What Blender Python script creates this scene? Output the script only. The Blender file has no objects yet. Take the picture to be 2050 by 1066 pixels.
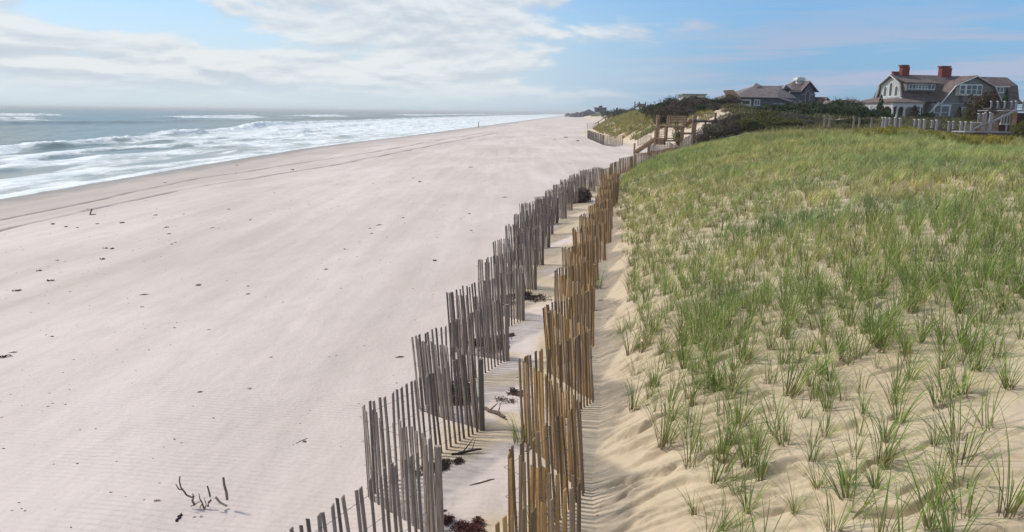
import bpy, math, random
import numpy as np
from mathutils import Matrix, Vector

# ------------------------------------------------------------------ camera, sky, sun, exposure
sc = bpy.context.scene
F = 1500.0; CH = 4.5
PITCH = math.radians(11.55); ROLL = math.radians(0.62)
cam_data = bpy.data.cameras.new("camera"); cam = bpy.data.objects.new("camera", cam_data)
sc.collection.objects.link(cam); sc.camera = cam
cam_data.sensor_width = 36.0; cam_data.lens = 36.0 * F / 2050.0
cam_data.clip_start = 0.1; cam_data.clip_end = 60000.0
cam.matrix_world = Matrix.Translation((0, 0, CH)) @ Matrix.Rotation(math.pi / 2 - PITCH, 4, 'X') @ Matrix.Rotation(ROLL, 4, 'Z')

SUN_AZ = math.radians(-66.0)      # angle from +Y towards +X of the direction TO the sun
SUN_EL = math.radians(46.0)
sun_dir = Vector((math.sin(SUN_AZ) * math.cos(SUN_EL), math.cos(SUN_AZ) * math.cos(SUN_EL), math.sin(SUN_EL)))
sd = bpy.data.lights.new("sun", 'SUN'); sun = bpy.data.objects.new("sun", sd); sc.collection.objects.link(sun)
sd.energy = 3.0; sd.angle = math.radians(6.0); sd.color = (1.0, 0.93, 0.83)
sun.rotation_euler = sun_dir.to_track_quat('Z', 'Y').to_euler()

world = bpy.data.worlds.new("World"); sc.world = world; world.use_nodes = True
sc.view_settings.view_transform = 'Standard'; sc.view_settings.look = 'None'
sc.view_settings.exposure = 0.17; sc.view_settings.gamma = 1.0
sc.cycles.max_bounces = 6; sc.cycles.transparent_max_bounces = 6; sc.cycles.volume_bounces = 0
sc.cycles.use_denoising = True


def build_world():
    nt = world.node_tree; N = nt.nodes; L = nt.links; N.clear()
    out = N.new('ShaderNodeOutputWorld')
    sky = N.new('ShaderNodeTexSky'); sky.sky_type = 'NISHITA'; sky.sun_disc = False
    sky.sun_elevation = SUN_EL; sky.sun_rotation = SUN_AZ
    sky.air_density = 1.0; sky.dust_density = 0.6; sky.ozone_density = 2.5
    bg = N.new('ShaderNodeBackground'); bg.inputs['Strength'].default_value = 0.125
    tc = N.new('ShaderNodeTexCoord'); sep = N.new('ShaderNodeSeparateXYZ'); L.new(tc.outputs['Generated'], sep.inputs[0])

    def m(op, a, b=None, c=None):
        n = N.new('ShaderNodeMath'); n.operation = op
        for i, v in enumerate((a, b, c)):
            if v is None: continue
            if isinstance(v, (int, float)): n.inputs[i].default_value = v
            else: L.new(v, n.inputs[i])
        return n.outputs[0]

    def mr(v, a, b, c=0.0, d=1.0):
        n = N.new('ShaderNodeMapRange'); n.interpolation_type = 'SMOOTHSTEP'
        L.new(v, n.inputs[0])
        for i, q in zip((1, 2, 3, 4), (a, b, c, d)): n.inputs[i].default_value = q
        return n.outputs[0]
    az = m('ARCTAN2', sep.outputs['X'], sep.outputs['Y'])      # radians, 0 ahead, positive to the right
    el = m('ARCSINE', sep.outputs['Z'])
    elc = m('MAXIMUM', el, 0.0)
    # clouds are seen edge-on near the horizon: squash them with falling elevation
    ely = m('POWER', m('ADD', elc, 0.012), 0.72)
    comb = N.new('ShaderNodeCombineXYZ'); L.new(az, comb.inputs[0]); L.new(ely, comb.inputs[1])

    def noise(sx, sy, ox, oy, detail=7.0, rough=0.55, dist=0.15):
        mp = N.new('ShaderNodeMapping'); L.new(comb.outputs[0], mp.inputs[0])
        mp.inputs['Scale'].default_value = (sx, sy, 1); mp.inputs['Location'].default_value = (ox, oy, 0)
        n = N.new('ShaderNodeTexNoise'); n.inputs['Scale'].default_value = 1.0; n.inputs['Detail'].default_value = detail
        n.inputs['Roughness'].default_value = rough; n.inputs['Distortion'].default_value = dist
        L.new(mp.outputs[0], n.inputs['Vector']); return n.outputs['Fac']
    n1 = noise(4.6, 10.5, 6.1, 4.3, 9.0, .56, .2)
    n2 = noise(4.6, 10.5, 6.1, 4.42, 9.0, .56, .2)      # the same field a little higher: bright tops, grey bases
    wisp = noise(3.0, 30, 1.2, 8.3, 8.0, .6, .3)
    # more cloud to the left, open blue at the upper left, thin veils low at the right
    cover = mr(az, 0.0, 0.26, 0.105, -0.20)
    hole = m('MULTIPLY', mr(el, 0.070, 0.115), m('MULTIPLY', mr(az, -0.58, -0.52), mr(az, -0.34, -0.46, 0.0, -0.20)))
    hole2 = m('MULTIPLY', mr(el, 0.062, 0.075), m('MULTIPLY', mr(el, 0.105, 0.085), m('MULTIPLY', mr(az, -0.42, -0.30), mr(az, -0.18, -0.28, 0.0, -0.12))))
    cov = m('ADD', cover, m('ADD', hole, hole2))
    dens = mr(m('ADD', n1, cov), 0.45, 0.57)
    dens = m('MULTIPLY', dens, mr(el, 0.005, 0.045, 0.10, 1.0))
    veil = m('MULTIPLY', mr(wisp, 0.45, 0.60), m('MULTIPLY', mr(az, 0.05, 0.35), mr(el, 0.135, 0.06, 0.25, 0.95)))
    dens = m('MAXIMUM', dens, veil)
    shade = mr(m('SUBTRACT', n1, n2), -0.085, 0.07)
    cr = N.new('ShaderNodeMixRGB'); L.new(shade, cr.inputs[0])
    cr.inputs[1].default_value = (0.56, 0.62, 0.69, 1); cr.inputs[2].default_value = (0.78, 0.81, 0.82, 1)
    # clouds to the right are thin and blue-violet
    cr2 = N.new('ShaderNodeMixRGB'); L.new(mr(az, 0.05, 0.30), cr2.inputs[0]); L.new(cr.outputs[0], cr2.inputs[1])
    cr2.inputs[2].default_value = (0.42, 0.47, 0.62, 1)
    cb = N.new('ShaderNodeBackground'); L.new(cr2.outputs[0], cb.inputs[0]); cb.inputs['Strength'].default_value = 0.95
    # moist bright air to the left of the view, over the sea
    hb = N.new('ShaderNodeBackground'); hb.inputs['Strength'].default_value = 1.0
    hc = N.new('ShaderNodeMixRGB'); L.new(mr(az, -0.15, 0.40), hc.inputs[0])
    hc.inputs[1].default_value = (0.61, 0.705, 0.78, 1); hc.inputs[2].default_value = (0.17, 0.32, 0.57, 1)
    L.new(hc.outputs[0], hb.inputs[0])
    tint = N.new('ShaderNodeMixRGB'); tint.blend_type = 'MULTIPLY'; tint.inputs[0].default_value = 1.0
    L.new(sky.outputs[0], tint.inputs[1]); tint.inputs[2].default_value = (0.62, 0.86, 1.06, 1)
    L.new(tint.outputs[0], bg.inputs[0])
    ms0 = N.new('ShaderNodeMixShader')
    hz = m('MULTIPLY', mr(az, 0.5, -0.1, 0.62, 0.85), mr(el, 0.16, 0.03, 0.38, 1.0))
    L.new(hz, ms0.inputs[0]); L.new(bg.outputs[0], ms0.inputs[1]); L.new(hb.outputs[0], ms0.inputs[2])
    ms = N.new('ShaderNodeMixShader'); L.new(m('MULTIPLY', dens, 0.90), ms.inputs[0]); L.new(ms0.outputs[0], ms.inputs[1]); L.new(cb.outputs[0], ms.inputs[2])
    L.new(ms.outputs[0], out.inputs['Surface'])


build_world()

# ------------------------------------------------------------------ measuring helpers (photo pixel <-> place)
_r0 = np.array([1, 0, 0.]); _u0 = np.array([0, math.sin(PITCH), math.cos(PITCH)]); _f = np.array([0, math.cos(PITCH), -math.sin(PITCH)])
_r = _r0 * math.cos(ROLL) + _u0 * math.sin(ROLL); _u = -_r0 * math.sin(ROLL) + _u0 * math.cos(ROLL)
_C = np.array([0, 0, CH])


def ray(px, py): return _f + _r * (px - 1025) / F + _u * (533 - py) / F
def on_z(px, py, z=0.0):
    d = ray(px, py); return _C + d * ((z - CH) / d[2])
def at_y(px, py, Y):
    d = ray(px, py); return _C + d * (Y / d[1])


def ss(a, b, x):
    t = np.clip((np.asarray(x, float) - a) / (b - a), 0, 1); return t * t * (3 - 2 * t)


def _hash(ix, iy, seed):
    h = (ix.astype(np.int64) * 374761393 + iy.astype(np.int64) * 668265263 + seed * 1442695041) & 0xFFFFFFFF
    h = ((h ^ (h >> 13)) * 1274126177) & 0xFFFFFFFF
    h = h ^ (h >> 16)
    return (h & 0xFFFFFF) / float(0xFFFFFF)


def vnoise(x, y, seed=0):
    x = np.asarray(x, float); y = np.asarray(y, float)
    ix = np.floor(x); iy = np.floor(y); fx = x - ix; fy = y - iy
    fx = fx * fx * fx * (fx * (fx * 6 - 15) + 10); fy = fy * fy * fy * (fy * (fy * 6 - 15) + 10)
    ix = ix.astype(np.int64); iy = iy.astype(np.int64)
    a = _hash(ix, iy, seed); b = _hash(ix + 1, iy, seed); c = _hash(ix, iy + 1, seed); d = _hash(ix + 1, iy + 1, seed)
    return (a * (1 - fx) + b * fx) * (1 - fy) + (c * (1 - fx) + d * fx) * fy


def fbm(x, y, seed=0, o=4):
    s = 0; a = 0.5; t = 0
    for k in range(o):
        s = s + a * vnoise(x * 2 ** k, y * 2 ** k, seed + k * 17); t += a; a *= 0.5
    return s / t


# ------------------------------------------------------------------ the lie of the land
SEA = -1.8
_shY = [-500, 0, 52, 90, 128, 160, 192, 334, 600, 1500, 4000, 12000]
_shX = [-55, -37, -36, -36.2, -35.5, -33, -29, -17, 5, 82, 296, 980]
_toeY = [-500, -20, 0, 8, 10.5, 14, 20, 29, 43, 56, 65, 73, 82, 95, 105, 130, 165, 200, 225, 300, 600, 1500, 4000, 12000]
_toeX = [-6, .3, .6, .95, 1.35, 1.7, 2.6, 3.8, 5.6, 8.6, 12, 15.5, 19.5, 20.5, 17.5, 16.5, 17.5, 20, 33, 40, 56, 122, 335, 1030]
def shore(Y): return np.interp(Y, _shY, _shX)
def toe(Y): return np.interp(Y, _toeY, _toeX) + 0.10 * (fbm(np.asarray(Y) / 1.7, 0 * np.asarray(Y), 5) - .5) * np.clip(np.asarray(Y) / 30, .3, 3)


def height(x, Y, micro=True):
    x = np.asarray(x, float); Y = np.asarray(Y, float)
    tx = toe(Y); sx = shore(Y); s = x - tx
    # beach: level by the fences, then falling gently to the water
    wd = np.maximum(tx - 5 - sx, 5)
    fr = np.clip((tx - 5 - x) / wd, 0, None)
    z = -1.8 * np.clip(fr, 0, 1) ** 1.25
    z = z - np.clip(sx - x, 0, 60) * 0.05
    z = z + 0.2 * ss(-3.0, -0.8, s) * (1 - 0 * s)
    # near dune
    p1 = np.interp(s, [-.3, 0, .35, 1, 2, 4, 7, 12, 20, 32, 60], [0, .04, .24, .62, 1.05, 1.62, 2.15, 2.65, 3.02, 3.15, 3.1])
    ratio = x / np.maximum(Y, 1)
    p1 = p1 - 0.75 * ss(.50, .62, ratio) * ss(28, 48, Y) * ss(8, 14, s) * (1 - ss(85, 110, Y) * .9)
    p1 = p1 - 0.35 * ss(.30, .45, ratio) * ss(60, 72, Y) * (1 - ss(80, 100, Y)) * ss(8, 14, s)
    hi = 5.6 - 1.3 * ss(.27, .35, ratio) - 0.8 * ss(.40, .47, ratio)
    p2 = hi * (1 - (1 - np.clip(s / 17, 0, 1)) ** 1.6)
    p2 = np.where(Y > 220, 4.6 * (1 - (1 - np.clip(s / 30, 0, 1)) ** 2), p2)
    w = ss(76, 104, Y)
    z = z + p1 * (1 - w) + p2 * w
    if micro:
        und = np.clip(s + 1, 0, 1)
        z = z + (fbm(x / 2.2, Y / 2.2, 3, 3) - .5) * (0.05 + 0.11 * np.clip(s / 3, 0, 1) * und)
        z = z + (fbm(x / 9, Y / 9, 9, 2) - .5) * (0.12 * np.clip(-s / 6, 0, 1) + .35 * np.clip(s / 8, 0, 1) * np.clip(Y / 40, 0, 1)) * np.clip((x - sx) / 10, 0, 1)
        z = z + (fbm((x * .5 + Y * .3) / 3.0, (x * .5 - Y) / 1.1, 19, 3) - .5) * 1.0 * np.clip(s / 3, 0, 1) * ss(76, 82, Y) * (1 - ss(240, 300, Y))
        near = np.clip(1.4 - np.hypot(x, Y) / 45, 0, 1)
        # wind-cut ledges running down the face of the dune
        a = x * .97 - Y * .24; b = -(x * .24 + Y * .97)
        m_face = np.clip(s / .35, 0, 1) * (1 - ss(.9, 3.8, s) * .62)
        for sc_, amp, sd_, lo in ((.66, .062, 21, .43), (.34, .048, 33, .44), (.19, .032, 47, .46)):
            t = b / sc_ + 1.6 * fbm(a / 1.6, b / (sc_ * 3.5), sd_, 2) + .45 * fbm(a / .35, b / .5, sd_ + 4, 2)
            fr_ = t - np.floor(t); dw = .05 / sc_
            saw = np.where(fr_ < 1 - dw, (fr_ / (1 - dw)) ** 3.5, (1 - fr_) / dw)
            saw = saw - 1.1 * np.exp(-(np.minimum(fr_, 1 - fr_) * sc_ / .026) ** 2)
            mk = ss(lo, lo + .10, fbm(a / (1.1 + sc_) + 7, b / (sc_ * 1.3), sd_ + 9, 2))
            z = z + amp * saw * mk * m_face * near
        # trodden, crumbly sand
        z = z + (fbm(x / .22, Y / .14, 61, 3) - .5) * .045 * m_face * near
        z = z + (fbm(x / .35, Y / .35, 62, 2) - .5) * .05 * np.clip(s + 2.6, 0, 1) * np.clip(near, 0, 1) * (s < 6)
    return z


def hz(x, y): return float(height(np.array([x]), np.array([y]))[0])


def gp(px, py):
    """the point of the ground seen at a pixel of the photograph"""
    d = ray(px, py); t = np.geomspace(3, 900, 4000)
    P = _C[None, :] + d[None, :] * t[:, None]
    h = height(P[:, 0], P[:, 1]); k = np.argmax(P[:, 2] < h)
    return Vector(P[k]) if P[k, 2] < h[k] else Vector(on_z(px, py, 0))


# ------------------------------------------------------------------ object helpers
COL = sc.collection


def link(o): COL.objects.link(o); return o


def tag(o, label=None, cat=None, group=None, kind=None):
    if label: o['label'] = label
    if cat: o['category'] = cat
    if group: o['group'] = group
    if kind: o['kind'] = kind
    return o


def empty(name, loc=(0, 0, 0), rz=0.0):
    o = bpy.data.objects.new(name, None); o.empty_display_size = .3
    o.location = loc; o.rotation_euler = (0, 0, rz); return link(o)


def np_mesh(name, V, Fq, mats, smooth=False, attrs=None, fmat=None):
    """V (n,3); Fq (m,k) faces of k corners"""
    me = bpy.data.meshes.new(name)
    V = np.ascontiguousarray(V, np.float32); Fq = np.ascontiguousarray(Fq, np.int32); k = Fq.shape[1]
    me.vertices.add(len(V)); me.vertices.foreach_set('co', V.ravel())
    me.loops.add(Fq.size); me.loops.foreach_set('vertex_index', Fq.ravel())
    me.polygons.add(len(Fq)); me.polygons.foreach_set('loop_start', np.arange(0, Fq.size, k, dtype=np.int32))
    if smooth: me.polygons.foreach_set('use_smooth', np.ones(len(Fq), bool))
    if fmat is not None: me.polygons.foreach_set('material_index', np.ascontiguousarray(fmat, np.int32))
    for m_ in (mats if isinstance(mats, (list, tuple)) else [mats]): me.materials.append(m_)
    for an, av in (attrs or {}).items():
        av = np.ascontiguousarray(av, np.float32)
        if av.ndim == 1:
            at = me.attributes.new(an, 'FLOAT', 'POINT'); at.data.foreach_set('value', av)
        else:
            at = me.attributes.new(an, 'FLOAT_COLOR', 'POINT'); at.data.foreach_set('color', av.ravel())
    me.update(calc_edges=True)
    return me


class MB:
    """collects shapes and links them as one mesh"""
    def __init__(s): s.v = []; s.f = []; s.t = []; s.tint = .5
    def _add(s, vs, fs):
        b = len(s.v); s.v += [tuple(q) for q in vs]; s.f += [tuple(i + b for i in q) for q in fs]; s.t += [s.tint] * len(vs)
    def box(s, x0, x1, y0, y1, z0, z1, M=None):
        vs = [Vector((x, y, z)) for x in (x0, x1) for y in (y0, y1) for z in (z0, z1)]
        if M: vs = [M @ q for q in vs]
        s._add(vs, [(0, 1, 3, 2), (4, 6, 7, 5), (0, 4, 5, 1), (2, 3, 7, 6), (0, 2, 6, 4), (1, 5, 7, 3)])
    def bar(s, a, b, w, h=None, up=(0, 0, 1)):
        a = Vector(a); b = Vector(b); h = h or w; d = (b - a); n = d.length; d.normalize()
        up = Vector(up)
        if abs(d.dot(up)) > .98: up = Vector((0, 1, 0))
        sd_ = d.cross(up).normalized(); u2 = sd_.cross(d)
        vs = []
        for p in (a, b):
            for i, j in ((-1, -1), (1, -1), (1, 1), (-1, 1)): vs.append(p + sd_ * (i * w / 2) + u2 * (j * h / 2))
        s._add(vs, [(0, 1, 2, 3), (7, 6, 5, 4), (0, 4, 5, 1), (1, 5, 6, 2), (2, 6, 7, 3), (3, 7, 4, 0)])
    def tube(s, pts, rad, n=6, cap=True):
        pts = [Vector(p) for p in pts]; vs = []; fs = []
        if not isinstance(rad, (list, tuple)): rad = [rad] * len(pts)
        for i, p in enumerate(pts):
            d = (pts[min(i + 1, len(pts) - 1)] - pts[max(i - 1, 0)]).normalized()
            up = Vector((0, 0, 1)) if abs(d.z) < .9 else Vector((1, 0, 0))
            a = d.cross(up).normalized(); b = d.cross(a)
            for k in range(n):
                t = 2 * math.pi * k / n; vs.append(p + (a * math.cos(t) + b * math.sin(t)) * rad[i])
        for i in range(len(pts) - 1):
            for k in range(n):
                fs.append((i * n + k, i * n + (k + 1) % n, (i + 1) * n + (k + 1) % n, (i + 1) * n + k))
        if cap: fs += [tuple(range(n))[::-1], tuple((len(pts) - 1) * n + k for k in range(n))]
        s._add(vs, fs)
    def prism(s, prof, a, b, axis='x'):
        """prof: closed outline of (p,q); axis x: p=y,q=z from x=a to b; axis y: p=x,q=z from y=a to b; axis z: p=x,q=y"""
        def mk(t, p, q): return {'x': (t, p, q), 'y': (p, t, q), 'z': (p, q, t)}[axis]
        n = len(prof); vs = [mk(a, *p) for p in prof] + [mk(b, *p) for p in prof]
        fs = [tuple(range(n))[::-1], tuple(range(n, 2 * n))] + [(i, (i + 1) % n, (i + 1) % n + n, i + n) for i in range(n)]
        s._add(vs, fs)
    def slab(s, quad, th):
        """a roof slope: 3-4 corners, given thickness downwards"""
        q = [Vector(p) for p in quad]; n = (q[1] - q[0]).cross(q[2] - q[0]).normalized()
        if n.z < 0: n = -n
        k = len(q); vs = q + [p - n * th for p in q]
        s._add(vs, [tuple(range(k)), tuple(range(k, 2 * k))[::-1]] + [(i, (i + 1) % k, (i + 1) % k + k, i + k) for i in range(k)])
    def mesh(s, name, m_):
        me = bpy.data.meshes.new(name); me.from_pydata(s.v, [], s.f); me.materials.append(m_)
        at = me.attributes.new('tint', 'FLOAT', 'POINT'); at.data.foreach_set('value', np.array(s.t, np.float32))
        import bmesh
        bm = bmesh.new(); bm.from_mesh(me); bmesh.ops.recalc_face_normals(bm, faces=bm.faces); bm.to_mesh(me); bm.free()
        me.update(); return me
    def build(s, name, m_, parent=None, bevel=0):
        o = link(bpy.data.objects.new(name, s.mesh(name, m_)))
        if parent: o.parent = parent
        return o


def part(name, me, parent, loc=(0, 0, 0)):
    o = link(bpy.data.objects.new(name, me)); o.parent = parent; o.location = loc; return o


# ------------------------------------------------------------------ materials
def new_mat(name):
    m_ = bpy.data.materials.new(name); m_.use_nodes = True
    return m_, m_.node_tree.nodes, m_.node_tree.links, m_.node_tree.nodes['Principled BSDF']


def mat(name, c1, c2=None, rough=.8, scale=6.0, stretch=(1, 1, 1), bump=.0, tint=0.0, spec=.25, detail=5, alt=None):
    """mottled material between two colours, optional brightness spread by the 'tint' attribute"""
    m_, N, L, P = new_mat(name); c2 = c2 or tuple(v * .75 for v in c1)
    tc = N.new('ShaderNodeTexCoord'); mp = N.new('ShaderNodeMapping'); L.new(tc.outputs['Object'], mp.inputs[0]); mp.inputs['Scale'].default_value = stretch
    n = N.new('ShaderNodeTexNoise'); n.inputs['Scale'].default_value = scale; n.inputs['Detail'].default_value = detail; n.inputs['Roughness'].default_value = .65
    L.new(mp.outputs[0], n.inputs['Vector'])
    r_ = N.new('ShaderNodeMapRange'); L.new(n.outputs['Fac'], r_.inputs[0]); r_.inputs[1].default_value = .34; r_.inputs[2].default_value = .66
    mx = N.new('ShaderNodeMixRGB'); L.new(r_.outputs[0], mx.inputs[0]); mx.inputs[1].default_value = (*c2, 1); mx.inputs[2].default_value = (*c1, 1)
    col = mx.outputs[0]
    if alt:
        aa = N.new('ShaderNodeAttribute'); aa.attribute_name = 'tint'; pm = N.new('ShaderNodeMath'); pm.operation = 'PINGPONG'; L.new(aa.outputs['Fac'], pm.inputs[0]); pm.inputs[1].default_value = .19
        pr = N.new('ShaderNodeMapRange'); L.new(pm.outputs[0], pr.inputs[0]); pr.inputs[1].default_value = .05; pr.inputs[2].default_value = .17
        ax = N.new('ShaderNodeMixRGB'); L.new(pr.outputs[0], ax.inputs[0]); L.new(col, ax.inputs[1]); ax.inputs[2].default_value = (*alt, 1); col = ax.outputs[0]
    if tint:
        at = N.new('ShaderNodeAttribute'); at.attribute_name = 'tint'
        r2 = N.new('ShaderNodeMapRange'); L.new(at.outputs['Fac'], r2.inputs[0]); r2.inputs[3].default_value = 1 - tint; r2.inputs[4].default_value = 1 + tint
        hv = N.new('ShaderNodeVectorMath'); hv.operation = 'SCALE'; L.new(col, hv.inputs[0]); L.new(r2.outputs[0], hv.inputs['Scale']); col = hv.outputs[0]
    L.new(col, P.inputs['Base Color']); P.inputs['Roughness'].default_value = rough; P.inputs['Specular IOR Level'].default_value = spec
    if bump:
        b = N.new('ShaderNodeBump'); b.inputs['Strength'].default_value = bump; b.inputs['Distance'].default_value = .02
        L.new(n.outputs['Fac'], b.inputs['Height']); L.new(b.outputs[0], P.inputs['Normal'])
    return m_


def leaf_mat(name, c1, c2, trans=.35, rough=.6, nscale=3.0):
    """foliage: colour spread by the 'tint' attribute (0..1), thin leaves that let light through"""
    m_, N, L, P = new_mat(name)
    at = N.new('ShaderNodeAttribute'); at.attribute_name = 'tint'
    cr = N.new('ShaderNodeMixRGB'); L.new(at.outputs['Fac'], cr.inputs[0]); cr.inputs[1].default_value = (*c1, 1); cr.inputs[2].default_value = (*c2, 1)
    L.new(cr.outputs[0], P.inputs['Base Color']); P.inputs['Roughness'].default_value = rough; P.inputs['Specular IOR Level'].default_value = .2
    tr = N.new('ShaderNodeBsdfTranslucent'); L.new(cr.outputs[0], tr.inputs[0])
    ms = N.new('ShaderNodeMixShader'); ms.inputs[0].default_value = trans
    L.new(P.outputs[0], ms.inputs[1]); L.new(tr.outputs[0], ms.inputs[2]); L.new(ms.outputs[0], N['Material Output'].inputs['Surface'])
    return m_


def blade_mat():
    m_, N, L, P = new_mat('beachgrass')
    at = N.new('ShaderNodeAttribute'); at.attribute_name = 'col'
    L.new(at.outputs['Color'], P.inputs['Base Color']); P.inputs['Roughness'].default_value = .6; P.inputs['Specular IOR Level'].default_value = .12
    tr = N.new('ShaderNodeBsdfTranslucent'); L.new(at.outputs['Color'], tr.inputs[0])
    ms = N.new('ShaderNodeMixShader'); ms.inputs[0].default_value = .3
    L.new(P.outputs[0], ms.inputs[1]); L.new(tr.outputs[0], ms.inputs[2]); L.new(ms.outputs[0], N['Material Output'].inputs['Surface'])
    return m_


def sand_mat():
    m_, N, L, P = new_mat('sand')
    geo = N.new('ShaderNodeNewGeometry')

    def noise(scale, detail=6, rough=.6, st=(1, 1, 1), dist=0.):
        mp = N.new('ShaderNodeMapping'); L.new(geo.outputs['Position'], mp.inputs[0]); mp.inputs['Scale'].default_value = st
        n = N.new('ShaderNodeTexNoise'); n.inputs['Scale'].default_value = scale; n.inputs['Detail'].default_value = detail; n.inputs['Roughness'].default_value = rough
        n.inputs['Distortion'].default_value = dist
        L.new(mp.outputs[0], n.inputs['Vector']); return n.outputs['Fac']

    def att(nm):
        a = N.new('ShaderNodeAttribute'); a.attribute_name = nm; return a.outputs['Fac']

    def mix(f, a, b, bl='MIX'):
        x = N.new('ShaderNodeMixRGB'); x.blend_type = bl
        for i, v in ((0, f), (1, a), (2, b)):
            if isinstance(v, (int, float)): x.inputs[i].default_value = v
            elif isinstance(v, tuple): x.inputs[i].default_value = (*v, 1)
            else: L.new(v, x.inputs[i])
        return x.outputs[0]

    def mr(v, a, b, c=0., d=1.):
        n = N.new('ShaderNodeMapRange'); L.new(v, n.inputs[0])
        for i, q in zip((1, 2, 3, 4), (a, b, c, d)): n.inputs[i].default_value = q
        return n.outputs[0]

    def mm(op, a, b):
        n = N.new('ShaderNodeMath'); n.operation = op
        for i, v in enumerate((a, b)):
            if isinstance(v, (int, float)): n.inputs[i].default_value = v
            else: L.new(v, n.inputs[i])
        return n.outputs[0]
    big = noise(.12, 4, .55, (1, .45, 1)); mid = noise(1.3, 5, .6, (1, .5, 1)); fine = noise(55, 3, .7); grit = noise(16, 5, .75)
    band = noise(.9, 5, .6, (1, .06, 1), .4)
    beach = mix(mr(mm('ADD', mm('MULTIPLY', big, .6), mm('MULTIPLY', band, .4)), .40, .60), (.53, .455, .41), (.655, .57, .525))
    beach = mix(mr(mid, .5, .75, 0, .35), beach, (.47, .415, .375))
    dune = mix(mr(noise(.9, 5), .35, .65), (.49, .395, .275), (.56, .465, .335))
    dune = mix(mr(noise(5, 6, .7), .52, .72, 0, .55), dune, (.34, .265, .18))
    c = mix(att('dune'), beach, dune)
    c = mix(mr(grit, .55, .80, 0, .30), c, (.33, .27, .22))
    wet = mm('MULTIPLY', att('wet'), mr(noise(.25, 4, .5, (1, .2, 1)), .3, .6, .75, 1.0))
    c = mix(wet, c, (.27, .235, .215))
    c = mix(att('track'), c, (.11, .09, .085))
    L.new(c, P.inputs['Base Color'])
    rg = mr(wet, 0, 1, .95, .45); L.new(rg, P.inputs['Roughness']); P.inputs['Specular IOR Level'].default_value = .15
    # wind ripples about a hand's breadth apart, broken by calmer patches
    mp = N.new('ShaderNodeMapping'); L.new(geo.outputs['Position'], mp.inputs[0]); mp.inputs['Rotation'].default_value = (0, 0, math.radians(101))
    wv = N.new('ShaderNodeTexWave'); wv.wave_type = 'BANDS'; wv.bands_direction = 'X'; wv.inputs['Scale'].default_value = 3.1
    wv.inputs['Distortion'].default_value = 5.0; wv.inputs['Detail'].default_value = 3; wv.inputs['Detail Scale'].default_value = .35; wv.inputs['Detail Roughness'].default_value = .6
    L.new(mp.outputs[0], wv.inputs['Vector'])
    patch = mr(noise(.35, 3), .38, .60)
    rip = mm('MULTIPLY', mm('MULTIPLY', wv.outputs['Fac'], patch), att('ripple'))
    b1 = N.new('ShaderNodeBump'); b1.inputs['Strength'].default_value = .8; b1.inputs['Distance'].default_value = .016; L.new(rip, b1.inputs['Height'])
    b2 = N.new('ShaderNodeBump'); b2.inputs['Strength'].default_value = .32; b2.inputs['Distance'].default_value = .012
    L.new(mm('ADD', mm('MULTIPLY', fine, .3), grit), b2.inputs['Height']); L.new(b1.outputs[0], b2.inputs['Normal'])
    b3 = N.new('ShaderNodeBump'); b3.inputs['Strength'].default_value = .42; b3.inputs['Distance'].default_value = .10
    L.new(noise(1.6, 8, .68, (1, .7, 1)), b3.inputs['Height']); L.new(b2.outputs[0], b3.inputs['Normal'])
    L.new(b3.outputs[0], P.inputs['Normal'])
    return m_


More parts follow.
